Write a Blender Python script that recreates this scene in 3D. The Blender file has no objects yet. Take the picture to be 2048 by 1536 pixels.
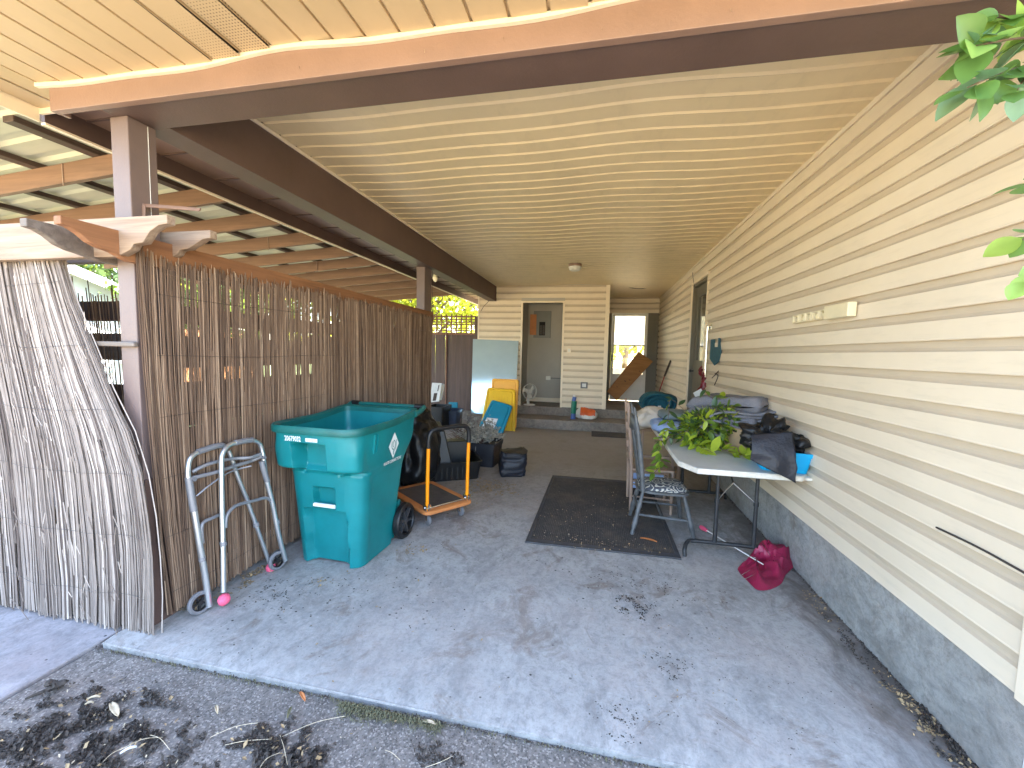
import bpy, bmesh, math, random
from mathutils import Vector, Matrix, noise
V = Vector
rad = math.radians
RND = random.Random(11)
sc = bpy.context.scene
COL = sc.collection

# ------------------------------------------------------------------ camera
F_PX, CX, CY = 820.0, 1024.0, 768.0
CAM = V((0, 0, 1.5))
def cam_axes():
    p = math.atan(62 / F_PX); r = rad(1.3); a = math.atan(170 * math.cos(p) / F_PX)
    f = V((-math.sin(a) * math.cos(p), math.cos(a) * math.cos(p), -math.sin(p)))
    rt = V((math.cos(a), math.sin(a), 0)); up = rt.cross(f)
    return math.cos(r) * rt + math.sin(r) * up, math.cos(r) * up - math.sin(r) * rt, f
AR, AU, AF = cam_axes()
cam = bpy.data.objects.new('camera', bpy.data.cameras.new('camera')); COL.objects.link(cam)
cam.data.sensor_width = 36; cam.data.lens = F_PX / 2048 * 36
cam.data.clip_start = 0.02; cam.data.clip_end = 800
cam.matrix_world = Matrix((( AR.x, AU.x, -AF.x, CAM.x), (AR.y, AU.y, -AF.y, CAM.y), (AR.z, AU.z, -AF.z, CAM.z), (0, 0, 0, 1)))
sc.camera = cam
def at(x, y, ax, v):            # survey of the place: where the sight line through a point of the photo meets a known plane
    d = AR * ((x - CX) / F_PX) - AU * ((y - CY) / F_PX) + AF
    return CAM + d * ((v - CAM[ax]) / d[ax])
def atp(x, y, p0, n):
    d = AR * ((x - CX) / F_PX) - AU * ((y - CY) / F_PX) + AF
    return CAM + d * ((V(p0) - CAM).dot(V(n)) / d.dot(V(n)))

# ------------------------------------------------------------------ world, sun, exposure
SUN_EL, SUN_AZ = 56, 38          # azimuth measured from +Y towards +X
w = bpy.data.worlds.new('World'); sc.world = w; w.use_nodes = True
nt = w.node_tree; nt.nodes.clear()
sky = nt.nodes.new('ShaderNodeTexSky'); sky.sky_type = 'NISHITA'; sky.sun_disc = False
sky.sun_elevation = rad(SUN_EL); sky.sun_rotation = rad(SUN_AZ)
sky.air_density = 1.0; sky.dust_density = 2.6; sky.ozone_density = .35
bg = nt.nodes.new('ShaderNodeBackground'); bg.inputs[1].default_value = 0.15
ow = nt.nodes.new('ShaderNodeOutputWorld')
nt.links.new(sky.outputs[0], bg.inputs[0]); nt.links.new(bg.outputs[0], ow.inputs[0])
sl = bpy.data.lights.new('sun', 'SUN'); sl.energy = 4.6; sl.angle = rad(0.5); sl.color = (1, .93, .82)
so = bpy.data.objects.new('sun', sl); COL.objects.link(so)
sd = V((math.sin(rad(SUN_AZ)) * math.cos(rad(SUN_EL)), math.cos(rad(SUN_AZ)) * math.cos(rad(SUN_EL)), math.sin(rad(SUN_EL))))
so.rotation_euler = sd.to_track_quat('Z', 'Y').to_euler()
sc.view_settings.view_transform = 'Standard'; sc.view_settings.look = 'None'
sc.view_settings.gamma = 1; sc.view_settings.use_curve_mapping = False
sc.view_settings.exposure = 3.74
sc.render.engine = 'CYCLES'
sc.cycles.max_bounces = 10; sc.cycles.diffuse_bounces = 6

# ------------------------------------------------------------------ materials
class NT:
    def __init__(s, name):
        s.m = bpy.data.materials.new(name); s.m.use_nodes = True
        s.t = s.m.node_tree; s.b = s.t.nodes['Principled BSDF']; s.o = s.t.nodes['Material Output']
        s.tc = s.t.nodes.new('ShaderNodeTexCoord')
    def n(s, typ, **kw):
        x = s.t.nodes.new('ShaderNode' + typ)
        for k, v in kw.items(): setattr(x, k, v)
        return x
    def l(s, a, b): s.t.links.new(a, b)
    def mapping(s, sc_=(1, 1, 1), rot=(0, 0, 0), loc=(0, 0, 0)):
        m = s.n('Mapping'); m.inputs['Scale'].default_value = sc_; m.inputs['Rotation'].default_value = rot; m.inputs['Location'].default_value = loc
        s.l(s.tc.outputs['Object'], m.inputs[0]); return m.outputs[0]
    def noise(s, scale, vec=None, detail=5, rough=.55, dist=0):
        x = s.n('TexNoise'); x.inputs['Scale'].default_value = scale; x.inputs['Detail'].default_value = detail
        x.inputs['Roughness'].default_value = rough; x.inputs['Distortion'].default_value = dist
        s.l(vec if vec is not None else s.tc.outputs['Object'], x.inputs['Vector']); return x.outputs[0]
    def ramp(s, fac, stops):
        r = s.n('ValToRGB'); e = r.color_ramp.elements
        while len(e) < len(stops): e.new(.5)
        for q, (p, c) in zip(e, stops):
            q.position = p; q.color = (c[0], c[1], c[2], 1) if hasattr(c, '__len__') else (c, c, c, 1)
        s.l(fac, r.inputs[0]); return r.outputs[0]
    def mix(s, fac, a, b, mode='MIX'):
        m = s.n('Mix', data_type='RGBA', blend_type=mode)
        for v, i in ((fac, 0), (a, 6), (b, 7)):
            if hasattr(v, 'is_output'): s.l(v, m.inputs[i])
            elif i == 0: m.inputs[0].default_value = v
            else: m.inputs[i].default_value = (v[0], v[1], v[2], 1)
        return m.outputs[2]
    def math(s, op, a, b=0.0):
        m = s.n('Math', operation=op)
        for v, i in ((a, 0), (b, 1)):
            if hasattr(v, 'is_output'): s.l(v, m.inputs[i])
            else: m.inputs[i].default_value = v
        return m.outputs[0]
    def col(s, x): s.l(x, s.b.inputs['Base Color'])
    def bump(s, h, st=.3, d=.01):
        b = s.n('Bump'); b.inputs['Strength'].default_value = st; b.inputs['Distance'].default_value = d
        s.l(h, b.inputs['Height']); s.l(b.outputs[0], s.b.inputs['Normal'])
    def set(s, **kw):
        for k, v in kw.items(): s.b.inputs[k.replace('_', ' ')].default_value = v
def mul(c, k): return tuple(min(1, x * k) for x in c)
def mat(name, c, rough=.6, v=.12, s=6., bump=0., bs=60., metal=0., c2=None, stretch=(1, 1, 1), spec=.5, bd=.01):
    k = NT(name); vec = k.mapping(stretch)
    f = k.noise(s, vec, 6, .6)
    k.col(k.ramp(f, [(.3, mul(c, 1 - v)), (.7, c2 if c2 else mul(c, 1 + v))]))
    k.set(Roughness=rough, Metallic=metal); k.b.inputs['Specular IOR Level'].default_value = spec
    if bump: k.bump(k.noise(bs, vec, 4, .6), bump, bd)
    return k.m
def wood(name, c1, c2, axis=0, dens=1., rough=.65, knots=True, bump=.25):
    k = NT(name); st = [26 * dens] * 3; st[axis] = 1.1 * dens
    vec = k.mapping(tuple(st)); n1 = k.noise(1.0, vec, 6, .65, 1.2)
    st2 = [5 * dens] * 3; st2[axis] = .7 * dens
    n2 = k.noise(1.0, k.mapping(tuple(st2), loc=(3, 5, 7)), 3, .5, .6)
    c = k.ramp(n1, [(.32, c1), (.68, c2)])
    c = k.mix(k.ramp(n2, [(.35, .0), (.75, .55)]), c, mul(c1, .62))
    k.col(c); k.set(Roughness=rough); k.bump(n1, bump, .004); return k.m

def siding_mat(name, base, dirt=.0):
    k = NT(name)
    n = k.noise(1.6, None, 6, .6); c = k.ramp(n, [(.3, mul(base, .94)), (.7, mul(base, 1.04))])
    n2 = k.noise(9, k.mapping((1, .35, 3)), 8, .7)
    c = k.mix(k.ramp(n2, [(.52, 0.), (.8, .35 + dirt)]), c, mul(base, .62))
    k.col(c); k.set(Roughness=.48)
    k.bump(k.noise(60, k.mapping((1, .12, 1)), 3), .12, .002); return k.m
CREAM = (.735, .63, .48)
M = {}
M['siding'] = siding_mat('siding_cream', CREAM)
M['siding_cove'] = siding_mat('siding_cove_shade', (.56, .465, .345), .1)  # shade under each lap painted into the cove colour, plus streaks of grime
M['trim'] = siding_mat('trim_cream', mul(CREAM, 1.08))
M['ceil'] = siding_mat('ceiling_cream', (.74, .60, .37))
M['soffit'] = siding_mat('soffit_tan', (.53, .395, .23))
def soffit_vent():
    k = NT('soffit_perforated')
    vec = k.mapping((1, 1, 1)); vo = k.n('TexVoronoi'); vo.feature = 'F1'; vo.inputs['Scale'].default_value = 75; vo.inputs['Randomness'].default_value = 0
    k.l(vec, vo.inputs['Vector']); k.col(k.mix(k.ramp(vo.outputs['Distance'], [(.2, 1.), (.26, 0.)]), (.53, .395, .23), (.16, .11, .06)))
    k.set(Roughness=.5); return k.m
M['vent'] = soffit_vent()
M['brown'] = mat('fascia_brown', (.235, .145, .108), .5, .1, 3, .15, 90)
M['dbrown'] = mat('beam_dark_brown', (.105, .064, .052), .55, .15, 3, .15, 90)
M['postbrown'] = mat('post_mauve_brown', (.165, .118, .107), .5, .1, 3, .12, 90)
M['rafter'] = wood('rafter_stain', (.17, .092, .055), (.26, .145, .088), 0)
M['rafter_y'] = wood('beam_stain', (.20, .085, .035), (.33, .15, .065), 1)
M['pine'] = wood('weathered_pine', (.19, .115, .07), (.43, .325, .235), 0, .8, bump=.5)
M['purlin'] = wood('purlin_dark', (.05, .03, .022), (.10, .06, .045), 1)
M['greywood'] = wood('grey_plank', (.12, .095, .08), (.24, .2, .17), 0)
M['fence'] = wood('fence_brown', (.075, .045, .038), (.12, .075, .062), 2)
M['fence_y'] = wood('fence_rail_brown', (.06, .036, .03), (.11, .066, .05), 1)
M['lattice'] = mat('lattice_brown', (.20, .095, .06), .7, .2, 20)
M['plywood'] = wood('plywood_orange', (.33, .14, .035), (.47, .22, .065), 0, .6, .5)
M['natwood'] = wood('chair_wood', (.30, .20, .15), (.42, .31, .24), 2)
M['greypaint'] = mat('chair_grey_paint', (.085, .088, .09), .5, .35, 14, .3, 60)
def sheet_mat():
    k = NT('corrugated_sheet'); n = k.noise(3, k.mapping((.4, 2, 1)), 6, .6)
    k.col(k.ramp(n, [(.3, (.36, .35, .26)), (.7, (.48, .47, .36))])); k.set(Roughness=.55)
    tr = k.n('BsdfTranslucent'); tr.inputs[0].default_value = (.40, .38, .25, 1)
    mx = k.n('MixShader'); mx.inputs[0].default_value = .016
    k.l(k.b.outputs[0], mx.inputs[1]); k.l(tr.outputs[0], mx.inputs[2]); k.l(mx.outputs[0], k.o.inputs[0]); return k.m
M['sheet'] = sheet_mat()

def concrete(name, c1, c2, stain, stainamt, specks=True, edge=False, bump=.35, agg=False):
    k = NT(name)
    big = k.noise(.9, None, 8, .65, .6); mid = k.noise(4.5, k.mapping((1, .55, 1), (0, 0, .5)), 9, .72, .8); fine = k.noise(55, None, 8, .75)
    c = k.ramp(big, [(.32, c1), (.66, c2)])
    c = k.mix(k.ramp(mid, [(.48, 0.), (.62, .75)]), c, mul(c1, .80))
    m2 = k.noise(2.4, k.mapping((1, 1, 1), loc=(9, 4, 0)), 10, .74, 1.2)
    c = k.mix(k.ramp(m2, [(.55, 0.), (.63, stainamt * .85)]), c, stain)
    m3 = k.noise(1.5, k.mapping((1, 1.5, 1), loc=(2, 8, 0)), 12, .8, .7)
    c = k.mix(k.ramp(m3, [(.60, 0.), (.67, stainamt * .8)]), c, mul(stain, .45))
    md2 = k.noise(19, k.mapping((1, .8, 1), (0, 0, .3)), 8, .8, .5)
    c = k.mix(k.ramp(md2, [(.38, .55), (.5, 0.)]), c, mul(c1, .62)); c = k.mix(k.ramp(md2, [(.53, 0.), (.66, .4)]), c, mul(c2, 1.2))
    c = k.mix(k.ramp(k.noise(1.1, k.mapping(loc=(20, 3, 0)), 6, .7), [(.5, 0.), (.62, .35)]), c, (c2[0] * 1.02, c2[1] * .90, c2[2] * .86))
    c = k.mix(k.ramp(fine, [(.25, .55), (.5, 0.)]), c, mul(c1, .45))
    c = k.mix(k.ramp(fine, [(.62, 0.), (.8, .5)]), c, mul(c2, 1.35))
    sc1 = k.noise(7, k.mapping((1, 7, 1), (0, 0, .9)), 4, .8); sc2 = k.noise(6, k.mapping((8, 1, 1), (0, 0, -.3), (3, 1, 0)), 4, .8)
    c = k.mix(k.ramp(sc1, [(.66, 0.), (.72, .45)]), c, mul(c2, 1.25)); c = k.mix(k.ramp(sc2, [(.67, 0.), (.73, .4)]), c, mul(c1, .6))
    if specks:
        vo = k.n('TexVoronoi'); vo.inputs['Scale'].default_value = 13; k.l(k.mapping((1, 1.2, 1)), vo.inputs['Vector'])
        g = k.math('MULTIPLY', k.ramp(vo.outputs['Distance'], [(.07, 1.), (.11, 0.)]), k.ramp(k.noise(1.3, k.mapping(loc=(5, 5, 5)), 3), [(.5, 0.), (.6, 1.)]))
        c = k.mix(g, c, (.03, .026, .024))
    if agg:    # exposed aggregate: pale and dark grains
        va = k.n('TexVoronoi'); va.inputs['Scale'].default_value = 150; k.l(k.tc.outputs['Object'], va.inputs['Vector'])
        vb = k.n('SeparateColor'); k.l(va.outputs['Color'], vb.inputs[0])
        c = k.mix(k.ramp(vb.outputs[0], [(.80, 0.), (.86, .6)]), c, mul(c2, 1.7)); c = k.mix(k.ramp(vb.outputs[1], [(.72, 0.), (.78, .55)]), c, mul(c1, .4))
    if edge:   # grime that has collected along the foot of the house wall
        sx = k.n('SeparateXYZ'); k.l(k.tc.outputs['Object'], sx.inputs[0])
        e = k.math('ADD', sx.outputs[0], k.math('MULTIPLY', k.math('SUBTRACT', mid, .5), .9))
        c = k.mix(k.ramp(e, [(.55, 0.), (1., .0)]) if False else k.math('MULTIPLY', k.math('MINIMUM', k.math('MAXIMUM', k.math('MULTIPLY', k.math('SUBTRACT', e, 1.12), 3.2), 0.), 1.), .78), c, mul(stain, .5))
        # browner towards the back, tone lifted to stand in for missing bounce light
        e2 = k.math('MINIMUM', k.math('MAXIMUM', k.math('MULTIPLY', k.math('SUBTRACT', sx.outputs[1], 3.6), .35), 0.), .75)
        c = k.mix(e2, c, (.27, .225, .185))
    k.col(c); k.set(Roughness=.78); k.b.inputs['Specular IOR Level'].default_value = .35
    h = k.math('ADD', k.math('MULTIPLY', fine, .5), mid); k.bump(h, bump, .006); return k.m
M['slab'] = concrete('slab_concrete', (.29, .28, .265), (.405, .392, .37), (.17, .13, .10), .8, edge=True)
M['drive'] = concrete('driveway_surface', (.155, .137, .122), (.245, .218, .192), (.065, .052, .042), .8, bump=1.2, agg=True)
M['pad'] = concrete('pad_concrete', (.26, .24, .24), (.36, .335, .335), (.14, .11, .09), .4)
M['found'] = concrete('foundation_concrete', (.25, .245, .23), (.37, .365, .345), (.17, .135, .10), .75, specks=False, bump=1.2)
M['steps'] = concrete('step_concrete', (.20, .17, .145), (.29, .25, .215), (.10, .082, .065), .6)
M['ground'] = mat('yard_ground', (.36, .285, .17), .95, .2, 2, .6, 20, c2=(.30, .26, .13), bd=.03)
M['grassy'] = mat('lawn_green', (.10, .13, .04), .95, .3, 5, .8, 40, bd=.03)
M['metal'] = mat('aluminium_tube', (.62, .63, .64), .32, .06, 8, 0, metal=.85)
M['gtube'] = mat('grey_tube', (.25, .25, .265), .4, .1, 12, metal=.3)
M['chrome'] = mat('bright_steel', (.72, .71, .68), .18, .03, 8, metal=1.)
M['rubber'] = mat('grey_rubber', (.16, .16, .17), .7, .15, 20)
M['blackp'] = mat('black_plastic', (.009, .009, .010), .45, .3, 10, .2, 40)
M['blackfab'] = mat('black_fabric', (.012, .013, .02), .5, .3, 10, .5, 60)
M['bagblack'] = mat('black_bag_film', (.010, .010, .011), .36, .3, 6, .5, 14, bd=.02, spec=.3)
M['blackmetal'] = mat('black_steel', (.02, .021, .023), .45, .4, 20, .2, 60)
M['hubgrey'] = mat('hub_dark_grey', (.045, .045, .048), .45, .1)
M['green'] = mat('cart_green', (.0, .165, .175), .40, .12, 3, .25, 130, c2=(.005, .215, .225), bd=.003)
M['greend'] = mat('cart_green_rim', (.004, .11, .10), .45, .2, 5, .2, 80)
M['white'] = mat('white_print', (.75, .78, .76), .6, .05)
M['whitep'] = mat('white_plastic', (.72, .70, .64), .4, .05)
M['cream2'] = mat('cream_plastic', (.74, .65, .44), .45, .05)
M['orange'] = mat('orange_paint', (.95, .30, .0), .4, .06)
M['orangep'] = mat('orange_plastic', (.55, .20, .06), .5, .12)
M['deck'] = mat('dark_mat', (.07, .06, .055), .75, .25, 12, .4, 90)
M['pink'] = mat('pink_ball', (.85, .12, .22), .8, .1, 12, .5, 90)
M['pinkp'] = mat('pink_plastic', (.8, .1, .18), .35, .05)
M['yellow'] = mat('lid_yellow', (.80, .47, .02), .45, .06)
M['yellow2'] = mat('lid_orange_yellow', (.85, .42, .06), .45, .06)
M['teal'] = mat('lid_teal', (.01, .22, .33), .4, .06)
M['blue'] = mat('bin_blue', (.0, .36, .68), .4, .05)
M['darkblue'] = mat('tote_smoky_blue', (.06, .08, .13), .25, .2, 5)
M['tealcloth'] = mat('teal_fleece', (.008, .075, .105), .95, .25, 20, .8, 50, bd=.012)
M['mitt'] = mat('mitt_teal', (.03, .10, .13), .9, .2, 25, .5, 90)
M['maroon'] = mat('umbrella_nylon', (.27, .012, .05), .45, .15, 6, .5, 14, bd=.02)
M['maroond'] = mat('dark_red_ribbon', (.16, .01, .02), .4, .3, 30)
M['offwhite'] = mat('cream_cloth', (.60, .54, .46), .9, .1, 10, .5, 40)
M['ltblue'] = mat('light_blue_cloth', (.32, .44, .72), .85, .1, 10, .4, 30)
M['greycloth'] = mat('grey_green_cloth', (.17, .22, .24), .9, .1, 10, .4, 30)
M['card'] = mat('cardboard', (.40, .29, .18), .85, .08, 6, .2, 60, stretch=(1, 1, 5))
M['tabletop'] = mat('table_top_plastic', (.50, .51, .50), .5, .1, 5, .15, 60)
M['tableedge'] = mat('table_edge_worn', (.66, .62, .54), .6, .12, 25, .6, 50)
M['paper'] = mat('white_paper', (.68, .68, .66), .7, .08, 12)
M['red'] = mat('red_handle', (.40, .03, .03), .45, .1)
M['grip'] = mat('dark_grip', (.06, .04, .03), .6, .1)
M['black'] = mat('dark_void', (.01, .01, .01), .9, .05)
M['doorgrey'] = mat('door_grey_green', (.135, .12, .088), .45, .1, 3)
M['interior'] = mat('closet_wall', (.42, .39, .34), .85, .06, 2)
M['panelgrey'] = mat('panel_grey', (.22, .22, .20), .5, .06)
M['orangebag'] = mat('bag_orange', (.75, .13, .03), .5, .1, 14, .3, 40)
M['bagwhite'] = mat('bag_white', (.66, .63, .58), .5, .08, 14, .4, 40)
M['tubegreen'] = mat('tube_green', (.0, .16, .10), .3, .1)
M['tubeblue'] = mat('tube_blue', (.06, .12, .35), .3, .1)
M['cable'] = mat('cable_dark', (.045, .035, .03), .6, .1)
M['dryleaf'] = mat('dry_leaf', (.30, .21, .11), .9, .4, 60)
M['dryleaf2'] = mat('pale_chip', (.52, .42, .28), .9, .3, 60)
M['mulch'] = mat('mulch_dark', (.055, .043, .034), .95, .5, 60)
M['greenleafdry'] = mat('dull_green_leaf', (.15, .14, .075), .85, .4, 60)
M['silverplant'] = mat('dried_silver_leaf', (.31, .29, .245), .9, .3, 30)
M['twig'] = mat('twig_brown', (.13, .07, .05), .9, .3, 30)
M['bark'] = wood('tree_bark', (.10, .07, .05), (.22, .16, .11), 2, .5, .95)
M['nwall'] = mat('neighbour_wall', (.62, .64, .66), .7, .04)
M['nroof'] = mat('neighbour_roof', (.30, .31, .33), .8, .1)
M['orangewall'] = mat('orange_timber', (.55, .24, .10), .8, .2, 3)
def blanket():
    k = NT('moving_blanket'); n = k.noise(160, None, 4, .8); n2 = k.noise(4, None, 4)
    c = k.ramp(n, [(.35, (.10, .10, .115)), (.6, (.19, .19, .215))]); c = k.mix(k.ramp(n2, [(.4, 0.), (.7, .35)]), c, (.235, .235, .26))
    k.col(c); k.set(Roughness=.95); k.bump(k.noise(45, None, 3), .6, .008); return k.m
M['blanket'] = blanket()
def damask():
    k = NT('damask_fabric')
    v = k.n('TexVoronoi'); v.feature = 'F1'; v.distance = 'EUCLIDEAN'; v.inputs['Scale'].default_value = 11; v.inputs['Randomness'].default_value = .55
    nz = k.n('TexNoise'); nz.inputs['Scale'].default_value = 9; k.l(k.tc.outputs['Object'], nz.inputs['Vector'])
    ad = k.n('VectorMath', operation='MULTIPLY_ADD'); ad.inputs[1].default_value = (.10, .10, .10); k.l(nz.outputs['Color'], ad.inputs[0]); k.l(k.tc.outputs['Object'], ad.inputs[2])
    k.l(ad.outputs[0], v.inputs['Vector'])
    s_ = k.math('SINE', k.math('MULTIPLY', v.outputs['Distance'], 24.))
    k.col(k.ramp(s_, [(.42, (.055, .06, .075)), (.56, (.50, .47, .40))])); k.set(Roughness=.85); return k.m
M['damask'] = damask()
def leafmat(name, c, ct, fac=.45):
    k = NT(name); n = k.noise(9, None, 3)
    at_ = k.n('Attribute'); at_.attribute_name = 'tint'
    col = k.ramp(at_.outputs['Fac'], [(0., mul(c, .6)), (1., mul(c, 1.5))]); k.col(col); k.set(Roughness=.5)
    tr = k.n('BsdfTranslucent'); k.l(k.mix(at_.outputs['Fac'], mul(ct, .7), mul(ct, 1.25)), tr.inputs[0])
    mx = k.n('MixShader'); mx.inputs[0].default_value = fac
    k.l(k.b.outputs[0], mx.inputs[1]); k.l(tr.outputs[0], mx.inputs[2]); k.l(mx.outputs[0], k.o.inputs[0]); return k.m
M['leafbg'] = leafmat('tree_leaf_back', (.14, .17, .02), (.60, .62, .05), .55)
M['leafbg2'] = leafmat('tree_leaf_dark', (.05, .085, .02), (.16, .24, .03), .4)
def vinemat(name, c, ct, fac):
    k = NT(name); k.col(k.ramp(k.noise(14, None, 3), [(.3, mul(c, .75)), (.7, mul(c, 1.25))])); k.set(Roughness=.42)
    tr = k.n('BsdfTranslucent'); tr.inputs[0].default_value = (*ct, 1); mx = k.n('MixShader'); mx.inputs[0].default_value = fac
    k.l(k.b.outputs[0], mx.inputs[1]); k.l(tr.outputs[0], mx.inputs[2]); k.l(mx.outputs[0], k.o.inputs[0]); return k.m
M['vine1'] = vinemat('vine_leaf_lime', (.36, .46, .04), (.48, .56, .04), .4)
M['vine2'] = vinemat('vine_leaf_green', (.11, .19, .025), (.17, .27, .02), .3)
M['vine3'] = vinemat('vine_leaf_dark', (.03, .075, .025), (.05, .10, .02), .2)
M['elm1'] = vinemat('branch_leaf_bright', (.30, .47, .11), (.46, .66, .14), .5)
M['elm2'] = vinemat('branch_leaf_green', (.12, .23, .06), (.2, .36, .07), .4)
M['elm3'] = vinemat('branch_leaf_blue_green', (.15, .26, .14), (.2, .33, .13), .3)
def reedmat(name, a, b, c):
    k = NT(name); at_ = k.n('Attribute'); at_.attribute_name = 'tint'
    col = k.ramp(at_.outputs['Fac'], [(0., a), (.55, b), (1., c)])
    n = k.noise(1, k.mapping((60, 60, 9)), 4, .7); col = k.mix(k.ramp(n, [(.45, 0.), (.75, .45)]), col, mul(a, .7))
    k.col(col); k.set(Roughness=.75); k.b.inputs['Specular IOR Level'].default_value = .25; return k.m
M['reed'] = reedmat('reed_brown', (.075, .044, .029), (.22, .14, .09), (.43, .305, .205))
M['reedgrey'] = reedmat('reed_grey', (.13, .10, .086), (.37, .31, .265), (.60, .52, .45))
def glassmat(name, base, rough, metal):
    k = NT(name); n = k.noise(2.5, None, 5); k.col(k.ramp(n, [(.3, mul(base, .9)), (.7, base)])); k.set(Roughness=rough, Metallic=metal); return k.m
M['mirror'] = glassmat('mirror_glass', (.60, .76, .82), .10, .45)
M['pane'] = glassmat('window_pane', (.10, .10, .08), .05, .25)
def clearglass():
    k = NT('door_glass'); k.set(Roughness=.02); g = k.n('BsdfGlossy'); g.inputs['Roughness'].default_value = .02
    t = k.n('BsdfTransparent'); fr = k.n('Fresnel'); fr.inputs[0].default_value = 1.7; mx = k.n('MixShader')
    k.l(fr.outputs[0], mx.inputs[0]); k.l(t.outputs[0], mx.inputs[1]); k.l(g.outputs[0], mx.inputs[2]); k.l(mx.outputs[0], k.o.inputs[0]); return k.m
M['glass'] = clearglass()
M['addedwall'] = mat('added_room_wall', (.56, .50, .32), .7, .05, 2)  # wall colour of the room added behind the storm door glass

# ------------------------------------------------------------------ mesh helpers
class MB:
    def __init__(s): s.v = []; s.f = []; s.mi = []; s.tint = []; s.cur = 0; s.t = .5
    def add(s, vs, fs):
        b = len(s.v); s.v += [tuple(x) for x in vs]; s.f += [tuple(i + b for i in f) for f in fs]
        s.mi += [s.cur] * len(fs); s.tint += [s.t] * len(vs); return s
    def box(s, a, b):
        x0, y0, z0 = [min(a[i], b[i]) for i in range(3)]; x1, y1, z1 = [max(a[i], b[i]) for i in range(3)]
        return s.add([(x0, y0, z0), (x1, y0, z0), (x1, y1, z0), (x0, y1, z0), (x0, y0, z1), (x1, y0, z1), (x1, y1, z1), (x0, y1, z1)],
                     [(0, 3, 2, 1), (4, 5, 6, 7), (0, 1, 5, 4), (1, 2, 6, 5), (2, 3, 7, 6), (3, 0, 4, 7)])
    def obox(s, c, ax, ay, az):       # centre and three half axes
        c, ax, ay, az = V(c), V(ax), V(ay), V(az)
        vs = [c + sx * ax + sy * ay + sz * az for sz in (-1, 1) for sx, sy in ((-1, -1), (1, -1), (1, 1), (-1, 1))]
        return s.add(vs, [(0, 3, 2, 1), (4, 5, 6, 7), (0, 1, 5, 4), (1, 2, 6, 5), (2, 3, 7, 6), (3, 0, 4, 7)])
    def prism(s, poly, axis, a, b):   # polygon in the other two axes, extruded from a to b
        n = len(poly); mk = {0: lambda p, t: (t, p[0], p[1]), 1: lambda p, t: (p[0], t, p[1]), 2: lambda p, t: (p[0], p[1], t)}[axis]
        return s.add([mk(p, a) for p in poly] + [mk(p, b) for p in poly],
                     [tuple(range(n)), tuple(range(2 * n - 1, n - 1, -1))] + [(i, i + n, (i + 1) % n + n, (i + 1) % n) for i in range(n)])
    def loft(s, loops, cap=True, close=False):
        n = len(loops[0]); vs = [p for l in loops for p in l]; fs = []
        for i in range(len(loops) - 1 + (1 if close else 0)):
            a = i * n; b = ((i + 1) % len(loops)) * n
            fs += [(a + j, a + (j + 1) % n, b + (j + 1) % n, b + j) for j in range(n)]
        if cap and not close: fs += [tuple(range(n - 1, -1, -1)), tuple((len(loops) - 1) * n + j for j in range(n))]
        return s.add(vs, fs)
    def tube(s, pts, r, n=8, flat=1., cap=True):
        pts = [V(p) for p in pts]; rs = r if hasattr(r, '__len__') else [r] * len(pts); loops = []; up = None
        for i, p in enumerate(pts):
            d = (pts[min(i + 1, len(pts) - 1)] - pts[max(i - 1, 0)]).normalized()
            if up is None:
                up = V((0, 0, 1)) if abs(d.z) < .9 else V((0, 1, 0))
            u = (up - d * up.dot(d)).normalized(); up = u; q = d.cross(u)
            loops.append([p + (u * math.cos(2 * math.pi * k / n) * flat + q * math.sin(2 * math.pi * k / n)) * rs[i] for k in range(n)])
        return s.loft(loops, cap)
    def cyl(s, a, b, r, n=16, r1=None): return s.tube([a, b], [r, r if r1 is None else r1], n)
    def lathe(s, c, prof, n=24, axis=(0, 0, 1), ring=False):
        c = V(c); d = V(axis).normalized(); u = d.orthogonal().normalized(); q = d.cross(u)
        return s.loft([[c + d * h + (u * math.cos(2 * math.pi * k / n) + q * math.sin(2 * math.pi * k / n)) * r for k in range(n)] for r, h in prof], cap=not ring, close=ring)
    def grid(s, fn, nu, nv):
        vs = [fn(i / nu, j / nv) for i in range(nu + 1) for j in range(nv + 1)]
        return s.add(vs, [(i * (nv + 1) + j, (i + 1) * (nv + 1) + j, (i + 1) * (nv + 1) + j + 1, i * (nv + 1) + j + 1) for i in range(nu) for j in range(nv)])
    def move(s, fn): s.v = [tuple(fn(V(p))) for p in s.v]; return s
    def bounds(s):
        return [min(p[i] for p in s.v) for i in range(3)], [max(p[i] for p in s.v) for i in range(3)]
def wloc(o):
    l = V((0, 0, 0))
    while o is not None: l += V(o.location); o = o.parent
    return l
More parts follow.
